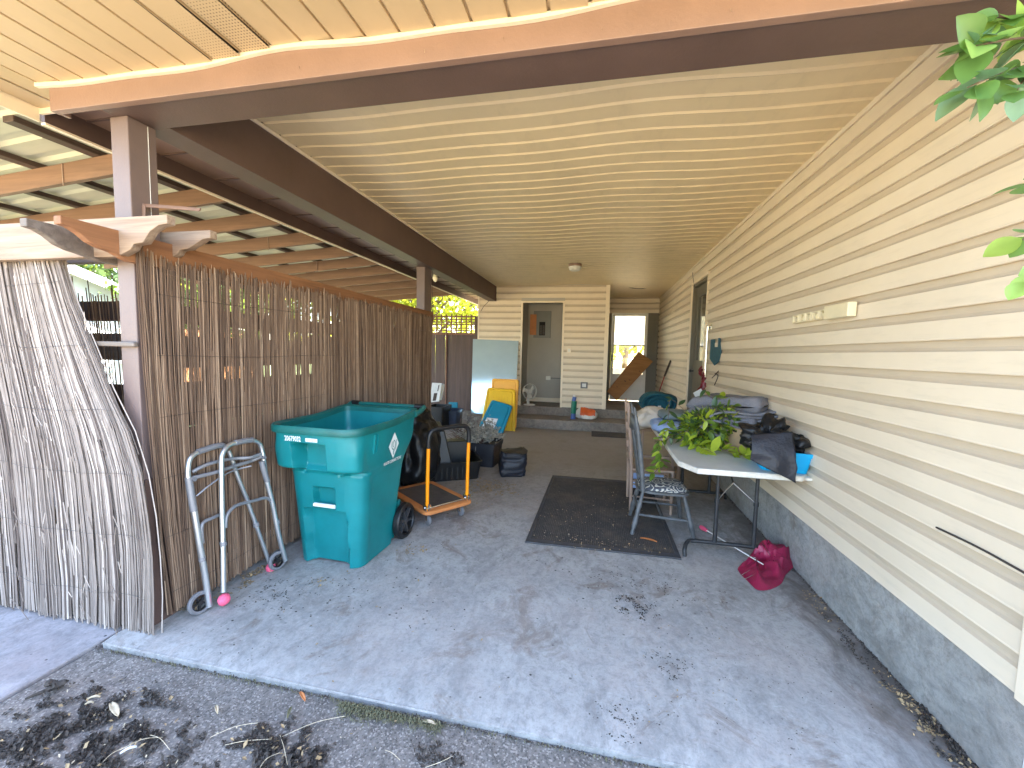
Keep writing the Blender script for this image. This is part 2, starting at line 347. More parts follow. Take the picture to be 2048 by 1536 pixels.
def obj(name, mb, mats, parent=None, loc=None, smooth=None, bevel=0, seg=2, solid=0, sub=0, tint=False, label=None, kind=None):
    """mesh given in world coordinates, stored relative to its thing"""
    me = bpy.data.meshes.new(name); L = wloc(parent) if parent else V(loc if loc else (0, 0, 0))
    me.from_pydata([tuple(V(p) - L) for p in mb.v], [], mb.f); me.validate()
    for m in (mats if isinstance(mats, (list, tuple)) else [mats]): me.materials.append(M[m] if isinstance(m, str) else m)
    if len(me.materials) > 1 and len(me.polygons) == len(mb.mi): me.polygons.foreach_set('material_index', mb.mi)
    if tint:
        a = me.attributes.new('tint', 'FLOAT', 'POINT'); a.data.foreach_set('value', mb.tint)
    bm = bmesh.new(); bm.from_mesh(me); bmesh.ops.recalc_face_normals(bm, faces=bm.faces) if not tint else None; bm.to_mesh(me); bm.free()
    if smooth is not None:
        me.shade_smooth(); me.set_sharp_from_angle(angle=rad(smooth))
    o = bpy.data.objects.new(name, me); COL.objects.link(o)
    if parent: o.parent = parent
    elif loc: o.location = loc
    if solid: m = o.modifiers.new('solid', 'SOLIDIFY'); m.thickness = solid; m.offset = 0
    if sub: m = o.modifiers.new('sub', 'SUBSURF'); m.levels = m.render_levels = sub
    if bevel: m = o.modifiers.new('bevel', 'BEVEL'); m.width = bevel; m.segments = seg; m.limit_method = 'ANGLE'
    if label: o['label'] = label
    if kind: o['kind'] = kind
    return o
def thing(name, label, cat, loc=(0, 0, 0), group=None):
    o = bpy.data.objects.new(name, None); COL.objects.link(o); o.location = loc; o.empty_display_size = .1
    o['label'] = label; o['category'] = cat
    if group: o['group'] = group
    return o
def one(name, mb, mats, label, cat, group=None, **kw):     # a thing that is one mesh
    lo, hi = mb.bounds(); o = obj(name, mb, mats, None, ((lo[0] + hi[0]) / 2, (lo[1] + hi[1]) / 2, lo[2]), **kw)
    o['label'] = label; o['category'] = cat
    if group: o['group'] = group
    return o
def inst(name, src, parent, locn):                           # same mesh, moved along
    o = src.copy(); o.name = name; COL.objects.link(o); o.parent = parent; o.location = V(locn); return o
def sstep(a, b, x): t = max(0, min(1, (x - a) / (b - a))); return t * t * (3 - 2 * t)
M_EXTRA = None
def lerp(a, b, t): return a + (b - a) * t
def nz(p, s=1., seed=0): return noise.noise(V((p[0] * s + seed, p[1] * s + seed * 1.7, p[2] * s - seed)))
def curve(pts, n=6):      # Catmull-Rom
    pts = [V(p) for p in pts]; out = []
    for i in range(len(pts) - 1):
        p0, p1, p2, p3 = pts[max(i - 1, 0)], pts[i], pts[i + 1], pts[min(i + 2, len(pts) - 1)]
        for k in range(n):
            t = k / n; out.append(.5 * ((2 * p1) + (p2 - p0) * t + (2 * p0 - 5 * p1 + 4 * p2 - p3) * t * t + (3 * p1 - p0 - 3 * p2 + p3) * t ** 3))
    return out + [pts[-1]]
def textmesh(body, size, extr=.0005, bold=False):
    cu = bpy.data.curves.new('t', 'FONT'); cu.body = body; cu.size = size; cu.extrude = 0; cu.align_x = 'CENTER'; cu.resolution_u = 3
    if bold: cu.offset = size * .02
    to = bpy.data.objects.new('t', cu); COL.objects.link(to)
    dg = bpy.context.evaluated_depsgraph_get(); me = bpy.data.meshes.new_from_object(to.evaluated_get(dg))
    mb = MB(); mb.add([tuple(v.co) for v in me.vertices], [tuple(p.vertices) for p in me.polygons])
    bpy.data.objects.remove(to); return mb

# ------------------------------------------------------------------ fixed sizes of the place
WX = 1.453            # face of the house wall
YB = 8.75             # face of the back wall
ZP = .365             # top of the back platform
ZC = 2.945            # ceiling
ZB = 2.609            # underside of the beams
PITCH = .1345

# ================================================================== SETTING: ground
def structure(name, mb, mats, **kw):
    lo, hi = mb.bounds(); o = obj(name, mb, mats, None, ((lo[0] + hi[0]) / 2, (lo[1] + hi[1]) / 2, lo[2]) if kw.pop('own', False) else (0, 0, 0), **kw); o['kind'] = 'structure'; return o
g = MB(); g.add([(-300, -300, -.06), (300, -300, -.06), (300, 300, -.06), (-300, 300, -.06)], [(0, 1, 2, 3)]); structure('ground', g, 'ground')
g = MB(); g.add([(-60, 9.6, -.05), (-3.0, 9.6, -.05), (-3.0, 60, -.05), (-60, 60, -.05)], [(0, 1, 2, 3)]); g.add([(-60, 3, -.05), (-6.6, 3, -.05), (-6.6, 9.6, -.05), (-60, 9.6, -.05)], [(0, 1, 2, 3)]); structure('lawn', g, 'grassy')
g = MB(); g.grid(lambda u, v: V((lerp(-2.42, 4.5, u), lerp(-3.2, 1.505, v), -.028 + .008 * nz((u * 7, v * 5, 0), 1.3))), 60, 44); structure('driveway', g, 'drive', smooth=60)
def slabtop(u, v):
    x = lerp(-2.395, WX + .02, u); y = 1.505 + .006 * nz((x, 0, 0), 9) + (8.2 - 1.505) * v if v == 0 else lerp(1.505, 8.2, v)
    return V((x, y, .003 * nz((x, y, 0), 1.1) - (.008 if v == 0 else 0)))
g = MB(); g.grid(slabtop, 70, 130)
g.add([(-2.395, 1.512, -.06), (WX + .02, 1.512, -.06), (WX + .02, 1.512, -.004), (-2.395, 1.512, -.004)], [(0, 1, 2, 3)])
g.add([(WX + .02, 1.505, 0), (4.5, 1.505, 0), (4.5, 1.61, 0), (WX + .02, 1.61, 0)], [(0, 1, 2, 3)])
structure('carport_floor', g, 'slab', smooth=50)
g = MB(); g.box((-6.6, 1.66, -.3), (-2.41, 9.6, -.012)); g.box((-6.6, -1.2, -.3), (-2.435, 1.645, -.018)); structure('patio_slab', g, 'pad', bevel=.006)
# steps and platform
g = MB(); g.box((-2.62, 8.1, -.05), (WX, 8.74, .188)); g.box((-2.62, 8.742, -.05), (WX + .0, 10.66, ZP)); structure('concrete_steps', g, 'steps', bevel=.012)
g = MB(); g.box((-3.75, 8.72, -.05), (-2.63, 8.98, .17)); structure('concrete_curb', g, 'steps', bevel=.01)

# ================================================================== SIDING
def siding_profile(z0, h=PITCH, top=None):
    """(depth out from the wall, z) of one dutch-lap course, bottom to top"""
    t = h
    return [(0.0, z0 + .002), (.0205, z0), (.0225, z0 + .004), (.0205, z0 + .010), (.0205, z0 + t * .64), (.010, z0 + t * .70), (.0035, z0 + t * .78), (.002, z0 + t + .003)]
def siding_course(along, a, b, z0, out, wall, zmax=None, n=None, mats=('siding', 'siding_cove')):
    prof = siding_profile(z0); mb = MB(); n = n or max(2, int(abs(b - a) / .35))
    if zmax is not None: prof = [(d, min(z, zmax)) for d, z in prof]
    for i in range(len(prof) - 1):
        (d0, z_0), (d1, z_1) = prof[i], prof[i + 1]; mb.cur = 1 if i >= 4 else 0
        def fn(u, v, d0=d0, z_0=z_0, d1=d1, z_1=z_1):
            t = lerp(a, b, u); d = lerp(d0, d1, v); z = lerp(z_0, z_1, v) + .0016 * nz((t, z0 * 9, 0), 1.4)
            d += .0012 * nz((t, z0 * 7, 3), 2.2)
            return V((wall + out * d, t, z)) if along == 1 else V((t, wall + out * d, z))
        mb.grid(fn, n, 1)
    return mb
DOOR_Y0, DOOR_Y1, DOOR_T = 6.12, 7.08, 2.63
t = thing('house_wall', 'long cream vinyl sided house wall on a concrete foundation along the right side', 'wall', (WX, 5, 0))
zs = [.385 + PITCH * i for i in range(20)]
for i, z0 in enumerate(zs):
    if z0 > ZC - .01: break
    zm = min(ZC + .002, 9)
    if z0 < DOOR_T and z0 + PITCH > .45:
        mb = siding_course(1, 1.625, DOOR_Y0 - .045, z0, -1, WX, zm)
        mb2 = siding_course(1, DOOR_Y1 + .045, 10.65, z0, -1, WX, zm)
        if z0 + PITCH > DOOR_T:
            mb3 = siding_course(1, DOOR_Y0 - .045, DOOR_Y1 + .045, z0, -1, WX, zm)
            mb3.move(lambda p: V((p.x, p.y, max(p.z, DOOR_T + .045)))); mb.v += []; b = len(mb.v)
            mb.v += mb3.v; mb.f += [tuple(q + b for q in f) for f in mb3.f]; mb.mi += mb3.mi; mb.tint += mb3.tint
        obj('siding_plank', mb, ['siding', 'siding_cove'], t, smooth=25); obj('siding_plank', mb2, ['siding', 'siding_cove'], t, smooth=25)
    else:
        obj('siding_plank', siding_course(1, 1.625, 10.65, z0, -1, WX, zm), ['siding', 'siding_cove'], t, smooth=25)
mb = MB(); mb.box((WX + .0015, 1.62, .0), (WX + .14, DOOR_Y0, 3.0)); mb.box((WX + .0015, DOOR_Y0, DOOR_T), (WX + .14, DOOR_Y1, 3.0)); mb.box((WX + .0015, DOOR_Y1, 0), (WX + .14, 10.8, 3.0))
mb.box((WX + .0015, DOOR_Y0, -.02), (WX + .14, DOOR_Y1, .43)); mb.box((WX + .142, 1.62, 0), (9, 1.75, 3.0)); obj('wall_core', mb, 'interior', t)
def fnd(u, v):
    y = lerp(1.60, 8.72, u); z = lerp(-.02, .386, v); return V((WX - .012 + .012 * (1 - v) * 0 - .006 * nz((y * 2, z * 9, 0), 2.) - .006 * nz((y, z, 0), 12), y, z))
mb = MB(); mb.grid(fnd, 220, 14); mb.box((WX - .008, 1.602, -.05), (WX + .5, 1.7, .383)); obj('foundation', mb, 'found', t, smooth=60)
mb = MB(); mb.box((WX - .030, 1.592, .372), (WX + .05, 1.632, 3.0)); obj('corner_trim', mb, 'trim', t, bevel=.004)
mb = MB(); mb.box((WX - .022, 1.63, 2.905), (WX - .0, 10.64, ZC - .004)); obj('top_trim', mb, 'trim', t, bevel=.004)

# back wall (front at YB) x -2.6 .. .195 with closet opening
X0, X1 = -2.60, .197; CD0, CD1, CDT = -1.60, -.75, 2.575
t = thing('shed_wall', 'cream sided end wall with the open closet doorway, above the back step', 'wall', (-1.2, YB, ZP))
z0 = ZP + .01; bp = .1355; k = 0
while z0 < ZC - .02:
    segs = [(X0 + .03, CD0 - .04), (CD1 + .04, X1 - .075)] if z0 < CDT else [(X0 + .03, X1 - .075)]
    for a, b in segs:
        if a < CD0 and z0 < ZP + .02: pass
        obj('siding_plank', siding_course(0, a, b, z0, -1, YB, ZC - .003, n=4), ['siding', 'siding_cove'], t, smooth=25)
    z0 += bp; k += 1
mb = MB(); mb.box((X0, YB + .002, ZP), (CD0, YB + .12, 3)); mb.box((CD1, YB + .002, ZP), (X1 - .0, YB + .12, 3)); mb.box((CD0, YB + .002, CDT), (CD1, YB + .12, 3)); mb.box((X1 - .12, YB + .125, ZP), (X1, 10.72, 3)); obj('wall_core', mb, 'interior', t)
mb = MB(); mb.box((X1 - .075, YB - .026, ZP + .002), (X1 + .006, YB + .0, ZC)); mb.box((X1 + .001, YB - .0, ZP), (X1 + .008, YB + .08, ZC)); obj('corner_trim', mb, 'trim', t, bevel=.003)
mb = MB(); mb.box((X0 - .004, YB - .026, ZP + .002), (X0 + .03, YB + .05, ZC)); obj('corner_trim', mb, 'trim', t, bevel=.003)
mb = MB(); mb.box((CD0 - .04, YB - .028, ZP), (CD0, YB + .10, CDT)); mb.box((CD1, YB - .028, ZP), (CD1 + .04, YB + .10, CDT)); mb.box((CD0 - .04, YB - .0282, CDT), (CD1 + .04, YB + .10, CDT + .04)); obj('door_trim', mb, 'trim', t, bevel=.003)
# closet
t = thing('closet', 'open closet recess with pale grey painted walls behind the doorway', 'closet', (-1.2, 9.2, ZP))
mb = MB(); mb.box((CD0 - .05, 9.62, ZP), (CD1 + .1, 9.7, 2.9)); obj('back_panel', mb, 'interior', t)
mb = MB(); mb.box((CD0 - .10, YB + .122, ZP), (CD0 - .035, 9.62, 2.9)); obj('side_panel', mb, 'interior', t)
mb = MB(); mb.box((CD1 + .06, YB + .122, ZP), (CD1 + .1, 9.62, 2.9)); obj('side_panel', mb, 'interior', t)
mb = MB(); mb.box((CD0 - .035, YB + .122, 2.86), (CD1 + .06, 9.62, 2.9)); obj('top_panel', mb, 'interior', t)
mb = MB(); mb.box((CD0 - .035, 9.595, ZP), (CD1 + .06, 9.619, ZP + .10)); obj('baseboard', mb, 'trim', t, bevel=.004)

def cat_(x, y): return at(x, y, 1, 9.60)
a, b = cat_(1068, 622), cat_(1101, 676)
t = thing('breaker_panel', 'grey electrical breaker panel with its door swung open on the closet wall', 'electrical panel', (a.x, 9.6, b.z))
mb = MB(); mb.box((a.x, 9.59, b.z), (b.x, 9.619, a.z)); obj('box_face', mb, 'panelgrey', t, bevel=.004)
a2, b2 = cat_(1061, 629), cat_(1072.5, 670)
mb = MB(); mb.box((a2.x, 9.565, b2.z), (b2.x, 9.588, a2.z)); obj('panel_door', mb, 'orangep', t, bevel=.003)
a3, b3 = cat_(1079, 644), cat_(1090, 671)
mb = MB(); mb.box((a3.x, 9.582, b3.z), (b3.x, 9.589, a3.z)); obj('breaker_slot', mb, 'black', t)
for i in range(7):
    for sx in (0, 1):
        xx = lerp(a3.x, b3.x, .12 + .46 * sx); zz = lerp(b3.z, a3.z, .06 + i * .10)
        mb = MB(); mb.box((xx, 9.574, zz), (xx + (b3.x - a3.x) * .34, 9.5815, zz + .03)); obj('breaker', mb, 'grip' if (i + sx) % 2 else 'hubgrey', t)
a, b = cat_(1092, 752), cat_(1101, 760)
t = thing('closet_outlet', 'round-cornered white outlet on the closet wall with a conduit running right', 'outlet', (a.x, 9.6, b.z))
mb = MB(); mb.box((a.x, 9.585, b.z), (b.x, 9.619, a.z)); obj('outlet_plate', mb, 'whitep', t, bevel=.01)
mb = MB(); mb.tube([(b.x + .002, 9.6, (a.z + b.z) / 2), (CD1 + .055, 9.6, (a.z + b.z) / 2)], .008); obj('conduit', mb, 'rubber', t)
def plate(name, label, x0, y0, x1, y1, yp, m, cat, m2=None):
    a, b = at(x0, y0, 1, yp), at(x1, y1, 1, yp); t = thing(name, label, cat, ((a.x + b.x) / 2, yp, b.z))
    mb = MB(); mb.box((a.x, yp - .02, b.z), (b.x, yp, a.z)); obj('cover_plate', mb, m, t, bevel=.004)
    c = (a + b) / 2; w_ = (b.x - a.x) * .28; h_ = (a.z - b.z) * .28
    mb = MB(); mb.box((c.x - w_, yp - .027, c.z - h_), (c.x + w_, yp - .0205, c.z + h_)); obj('socket', mb, m2 or m, t, bevel=.002); return t
plate('wall_switch', 'cream light switch on the siding right of the closet doorway', 1134, 695, 1142, 706, YB - .018, 'trim', 'switch', 'whitep')
plate('outdoor_outlet', 'square grey outlet box low on the siding right of the closet doorway', 1161.5, 764, 1175, 777, YB - .018, 'rubber', 'outlet', 'paper')

# recess with storm door
YR = 10.65
t = thing('recess_wall', 'short cream sided header above the storm door at the back right', 'wall', (.8, YR, 2.5))
z0 = 2.555; n_ = 0
for q in range(4):
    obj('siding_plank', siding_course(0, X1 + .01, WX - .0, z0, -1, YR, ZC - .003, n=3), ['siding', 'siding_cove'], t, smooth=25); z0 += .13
    if z0 > ZC: break
mb = MB(); mb.box((X1, YR + .002, 2.55), (WX, YR + .1, 3.0)); obj('wall_core', mb, 'interior', t)
t = thing('storm_door', 'white framed storm door with tall glass and a white kick panel in the back recess', 'door', (.75, YR, ZP))
DX0, DX1, DT = .325, 1.18, 2.545
mb = MB(); mb.box((DX0 - .07, YR - .01, ZP), (DX0 - .002, YR + .1, DT)); mb.box((X1 + .002, YR - .004, ZP), (DX0 - .07, YR + .1, 2.55)); obj('jamb', mb, 'doorgrey', t, bevel=.003)
mb = MB(); mb.box((DX1 + .002, YR - .01, ZP), (WX - .003, YR + .1, 2.55)); obj('jamb', mb, 'doorgrey', t, bevel=.003)
fw = .065; zk = 1.02; zm = 1.76
mb = MB()
for x0, x1 in ((DX0, DX0 + fw), (DX1 - fw, DX1)): mb.box((x0, YR - .035, ZP + .01), (x1, YR + .005, DT))
mb.box((DX0 + fw, YR - .035, DT - fw), (DX1 - fw, YR + .005, DT)); mb.box((DX0 + fw, YR - .034, zm - .015), (DX1 - fw, YR + .004, zm + .015)); mb.box((DX0 + fw, YR - .034, zk - .02), (DX1 - fw, YR + .004, zk + .02))
obj('door_frame', mb, 'whitep', t, bevel=.004)
mb = MB(); mb.box((DX0 + fw, YR - .022, ZP + .01), (DX1 - fw, YR - .005, zk - .02)); obj('kick_panel', mb, 'whitep', t)
mb = MB(); mb.box((DX0 + fw, YR - .016, zk + .02), (DX1 - fw, YR - .012, zm - .015)); obj('glass_pane', mb, 'glass', t)
mb = MB(); mb.box((DX0 + fw, YR - .016, zm + .015), (DX1 - fw, YR - .012, DT - fw)); obj('glass_pane', mb, 'glass', t)
mb = MB(); mb.box((DX0 + .012, YR - .07, 1.36), (DX0 + .035, YR - .036, 1.52)); obj('door_handle', mb, 'blackmetal', t, bevel=.005)
# made-up room, open to the sky so the door glass reads bright yellow
t = thing('added_room', 'made-up roofless yellow room with white framed windows, added to brighten the storm door glass', 'room', (.8, 13, 0))
mb = MB(); mb.box((-2.5, 14.6, -.05), (-.1, 14.7, 3.2)); mb.box((-.1, 14.6, -.05), (2.6, 14.7, 1.05)); mb.box((-.1, 14.6, 1.85), (2.6, 14.7, 3.2)); mb.box((2.6, 14.6, -.05), (4.5, 14.7, 3.2)); obj('added_far_wall', mb, 'addedwall', t)
for x in (-.08, .62, 1.32, 2.02): 
    mb = MB(); mb.box((x, 14.57, 1.06), (x + .07, 14.66, 1.84)); obj('added_window_post', mb, 'whitep', t)
mb = MB(); mb.box((-2.5, 14.55, 1.86), (4.5, 14.599, 1.95)); obj('added_window_head', mb, 'whitep', t)
mb = MB(); mb.box((-2.5, 10.8, -.02), (4.5, 14.59, .30)); obj('added_room_floor', mb, 'addedwall', t)
mb = MB(); mb.box((.3, 12.9, .301), (1.7, 13.6, .78)); obj('added_bench', mb, 'card', t, bevel=.03)
# side door in the house wall
t = thing('side_door', 'dark grey-green half glass side door set in the long house wall', 'door', (WX, 6.6, .43))
mb = MB(); mb.box((WX - .024, DOOR_Y0 - .045, .40), (WX + .02, DOOR_Y0, DOOR_T)); mb.box((WX - .024, DOOR_Y1, .40), (WX + .02, DOOR_Y1 + .045, DOOR_T)); mb.box((WX - .0245, DOOR_Y0 - .045, DOOR_T), (WX + .02, DOOR_Y1 + .045, DOOR_T + .045)); obj('door_trim', mb, 'trim', t, bevel=.003)
mb = MB(); mb.box((WX + .0, DOOR_Y0 + .001, .43), (WX + .135, DOOR_Y0 + .035, DOOR_T - .001)); mb.box((WX + .0, DOOR_Y1 - .035, .43), (WX + .135, DOOR_Y1 - .001, DOOR_T - .001)); mb.box((WX + .0, DOOR_Y0 + .035, DOOR_T - .036), (WX + .135, DOOR_Y1 - .035, DOOR_T - .001)); obj('jamb', mb, 'doorgrey', t)
ya, yb_, xd = DOOR_Y0 + .036, DOOR_Y1 - .036, WX + .05
mb = MB(); mb.box((xd, ya, .44), (xd + .04, yb_, 1.45)); mb.box((xd, ya, 1.45), (xd + .04, ya + .13, 2.59)); mb.box((xd, yb_ - .13, 1.45), (xd + .04, yb_, 2.59)); mb.box((xd, ya + .13, 2.43), (xd + .04, yb_ - .13, 2.59)); obj('door_leaf', mb, 'doorgrey', t, bevel=.004)
mb = MB(); mb.box((xd + .012, ya + .13, 1.45), (xd + .018, yb_ - .13, 2.43)); obj('glass_pane', mb, 'pane', t)
mb = MB(); mb.tube([(xd - .002, yb_ - .06, 1.28), (xd - .05, yb_ - .06, 1.28)], .012); mb.lathe((xd - .05, yb_ - .06, 1.28), [(.005, .02), (.025, .012), (.028, -.01), (.005, -.022)], 12, (1, 0, 0)); obj('door_knob', mb, 'blackmetal', t, smooth=40)

# ================================================================== CEILING
RIB = .1555
def ceilz(x, y): return ZC + .012 * math.sin(x * 2.3 + 1.1 + y * .12) * (.5 + .5 * math.sin(y * .5 + 1)) + .006 * math.sin(x * 5.1 + y * .3) - .006
cs = bpy.data.objects.new('ceiling', None); COL.objects.link(cs); cs['kind'] = 'structure'; cs.location = (0, 5, ZC)
y0 = 1.787; i = 0
while y0 < YR:
    y1 = y0 + RIB; mb = MB(); ye = min(y1, YR)
    prof = [(y0, 0), (y1 - .032, 0), (y1 - .0315, .018), (y1 - .018, .018), (y1, 0)]
    xa = -2.20 if y0 < YB - .16 else (-2.20 if y0 < YB else X1)
    for j in range(4):
        def fn(u, v, j=j):
            x = lerp(xa, WX, u); (ya_, za), (yc, zc) = prof[j], prof[j + 1]; y = lerp(ya_, yc, v)
            return V((x, y + .010 * math.sin(x * 2.1 + 2) * (.6), ceilz(x, i * .3) + lerp(za, zc, v)))
        mb.grid(fn, 36, 1)
    obj('ceiling_panel', mb, 'ceil', cs, smooth=20); y0 = y1; i += 1
# ================================================================== ROOF, BEAMS, POSTS
t = thing('carport_roof', 'low pitched carport roof with brown fascia and tan vinyl soffit panels overhead', 'roof', (0, 1.5, 2.6))
mb = MB(); mb.box((-2.98, .85, 3.06), (14, 10.75, 3.2)); mb.box((-2.36, 1.80, 2.97), (14, 10.75, 3.058)); mb.box((-2.9, .88, 2.755), (14, 1.55, 2.95)); obj('roof_deck', mb, 'dbrown', t)
mb = MB()  # front fascia
def fz(x): return 2.70
mb.box((-2.60, 1.55, 2.600), (WX + 1.5, 1.585, 2.735)); obj('fascia_board', mb, 'brown', t, bevel=.003)
mb = MB(); mb.box((-2.598, 1.586, 2.603), (-2.58, 1.62, 2.74)); obj('fascia_end', mb, 'brown', t)
def wav(x): return .011 * math.sin(x * 4.2 + .6) + .006 * math.sin(x * 8.3)
mb = MB()
for zz0, zz1, yy0, yy1 in ((2.698, 2.698, 1.532, 1.549), (2.698, 2.716, 1.532, 1.532), (2.698, 2.716, 1.549, 1.549)):
    mb.grid(lambda u, v: V((lerp(-2.66, WX + 1.5, u), lerp(yy0, yy1, v), lerp(zz0, zz1, v) + wav(lerp(-2.66, 3, u)))), 70, 1)
obj('soffit_channel', mb, 'trim', t)
x = -2.927; i = 0
while x < 3.4:
    x1 = x + .1425; mb = MB(); yend = 1.70 if x1 < -2.58 else 1.55
    if x < -2.60 < x1: yend = 1.70
    for (xa, za), (xb, zb_) in (((x, .012), (x + .012, .012)), ((x + .012, .012), (x + .0125, 0)), ((x + .0125, 0), (x1 - .0005, .0)), ((x1 - .0005, .0), (x1, .012))):
        mb.grid(lambda u, v: V((lerp(xa, xb, u), lerp(.86, yend, v), 2.713 + lerp(za, zb_, u) + wav(xa) * sstep(.9, 1.55, lerp(.86, yend, v)))), 1, 8)
    obj('soffit_panel', mb, 'vent' if i in (9, 10, 23, 24) else 'soffit', t); x = x1; i += 1
mb = MB(); mb.box((-2.94, .86, 2.66), (-2.927, 1.70, 2.80)); mb.box((-2.927, 1.70, 2.700), (-2.60, 1.713, 2.80)); obj('soffit_edge', mb, 'trim', t)
mb = MB(); mb.box((-2.95, 1.72, 2.668), (-2.925, 10.6, 2.80)); obj('eave_fascia', mb, 'dbrown', t)
mb = MB(); mb.box((-2.952, 1.72, 2.656), (-2.922, 10.6, 2.667)); obj('drip_edge', mb, 'trim', t)
mb = MB(); mb.box((-2.925, 1.72, 2.775), (-2.37, 10.6, 2.79)); obj('eave_soffit', mb, 'brown', t)
for y in [1.9 + .4064 * q for q in range(22)]:
    mb = MB(); mb.box((-2.92, y, 2.766), (-2.375, y + .012, 2.7748)); obj('soffit_seam', mb, 'dbrown', t)
for i, (fx, fy) in enumerate([(850, 105), (1006, 80), (1203, 62), (1460, 24), (600, 138), (1678, 80), (1685, 75)]):
    p = at(fx, fy, 1, 1.549); mb = MB(); mb.tube([(p.x, 1.546, p.z + .008), (p.x + .002, 1.540, p.z - .006)], .0014, 5)
    if p.z < 2.74 and p.z > 2.605: obj('staple', mb, 'natwood', t)
t = thing('front_beam', 'dark brown box beam across the carport opening behind the fascia', 'beam', (-.4, 1.7, ZB))
mb = MB(); mb.box((-2.355, 1.592, ZB), (WX + .2, 1.786, 2.97)); obj('beam_body', mb, 'dbrown', t, bevel=.003)
t = thing('side_beam', 'long dark brown box beam running back along the left edge of the ceiling', 'beam', (-2.28, 5, ZB))
mb = MB(); mb.box((-2.365, 1.788, ZB + .001), (-2.195, YB + .0, 2.97)); obj('beam_body', mb, 'dbrown', t, bevel=.003)
mb = MB(); mb.box((-2.194, 1.79, ZC - .02), (-2.180, YB - .03, ZC + .0)); obj('ceiling_trim', mb, 'trim', t)
t = thing('near_post', 'near mauve-brown square post at the front left corner', 'post', (-2.33, 1.72, 0))
mb = MB(); mb.box((-2.386, 1.652, 0), (-2.278, 1.785, ZB - .001)); obj('post_body', mb, 'postbrown', t, bevel=.004)
mb = MB(); mb.box((-2.40, 1.638, 0.0), (-2.268, 1.650, .80)); mb.box((-2.2765, 1.639, 0.0), (-2.268, 1.80, .80)); obj('base_wrap', mb, 'dbrown', t, bevel=.003)
mb = MB(); mb.tube([(-2.275, 1.742, z) for z in (2.6, 2.4, 2.2, 2.05)], .0018, 5); obj('cord', mb, 'paper', t)
p0 = at(190, 679, 1, 1.64); p1 = at(274, 693, 1, 1.64)
mb = MB(); mb.box((p0.x - .3, 1.625, p1.z - .002), (-2.265, 1.648, p0.z - .008)); obj('strap_board', mb, 'greywood', t, bevel=.006)
mb = MB(); mb.tube(curve([(-2.265, 1.70, 2.06), (-2.265, 1.70, 2.185), (-2.25, 1.71, 2.20), (-1.99, 1.76, 2.185)], 5), .012, 6, .35); obj('bracket', mb, 'brown', t, smooth=40)
t = thing('far_post', 'far brown square post under the side beam near the gate', 'post', (-2.30, 5.25, 0))
mb = MB(); mb.box((-2.39, 5.15, 0), (-2.275, 5.38, ZB)); obj('post_body', mb, 'dbrown' if False else 'postbrown', t, bevel=.004)
mb = MB(); mb.tube([(-2.265, 5.385, z) for z in (2.6, 2.3, 2.0)], .004, 5); obj('cord', mb, 'cable', t)
# round floodlight by the far post
p = at(870, 556, 0, -2.5)
t = thing('floodlight', 'small round cream floodlight under the eave beside the far post', 'light', tuple(p))
mb = MB(); mb.lathe(p, [(.02, -.03), (.05, -.02), (.062, 0), (.05, .012), (.01, .016)], 20, (-.6, -.75, -.15)); obj('lamp_head', mb, 'cream2', t, smooth=40)
mb = MB(); mb.tube([p + V((.02, .02, .0)), p + V((.07, .06, .09)), (p.x + .07, p.y + .06, 2.775)], .012, 8); obj('bracket', mb, 'blackmetal', t)

# ceiling light and swag wire
p = at(1150, 531, 2, ZC - .02)
t = thing('ceiling_light', 'small round ceiling fixture with brown base and white disc', 'ceiling light', (p.x, p.y, ZC - .1))
mb = MB(); mb.lathe((p.x, p.y, ZC + .01), [(.105, 0), (.105, -.045), (.095, -.05)], 32, (0, 0, 1)); obj('base_ring', mb, 'brown', t, smooth=40)
mb = MB(); mb.lathe((p.x, p.y, ZC - .041), [(.10, 0), (.10, -.018), (.088, -.03), (.088, -.05), (.07, -.062), (.02, -.068)], 32, (0, 0, 1)); obj('disc_cover', mb, 'whitep', t, smooth=35)
pa, pb = at(1223, 567, 1, 9.0), at(1337, 567, 0, WX - .03)
mb = MB(); mid = (pa + pb) / 2; mb.tube(curve([pa, lerp(pa, pb, .25) + V((0, 0, -.07)), mid + V((0, 0, -.11)), lerp(pa, pb, .75) + V((0, 0, -.07)), pb], 6), .006, 6)
one('swag_wire', mb, 'cable', 'thin dark wire sagging under the ceiling at the back recess', 'wire')
mb = MB(); mb.tube(curve([at(983, 571, 1, YB - .03), at(978, 600, 1, YB - .03), at(968, 612, 1, YB - .03), at(962, 622, 1, YB - .03)], 5), .005, 6)
one('corner_wire', mb, 'cable', 'dark wire curving down from the end of the side beam to the wall corner', 'wire')
mb = MB(); mb.tube(curve([at(1385, 545, 0, WX - .03), at(1387, 562, 0, WX - .025), at(1390, 575, 0, WX - .03)], 4), .004, 5)
one('door_wire', mb, 'cable', 'short dark wire hanging above the side door frame', 'wire')
mb = MB(); pts = [at(1341 + q[0], 621 + q[1], 0, WX - .022) for q in ((6, -3), (2, -4), (-1, 0), (-1, 4), (3, 5), (8, 3))]; mb.tube(curve(pts, 4), .006, 6)
one('wall_hook', mb, 'trim', 'small curled cream hook on the siding left of the side door', 'hook')

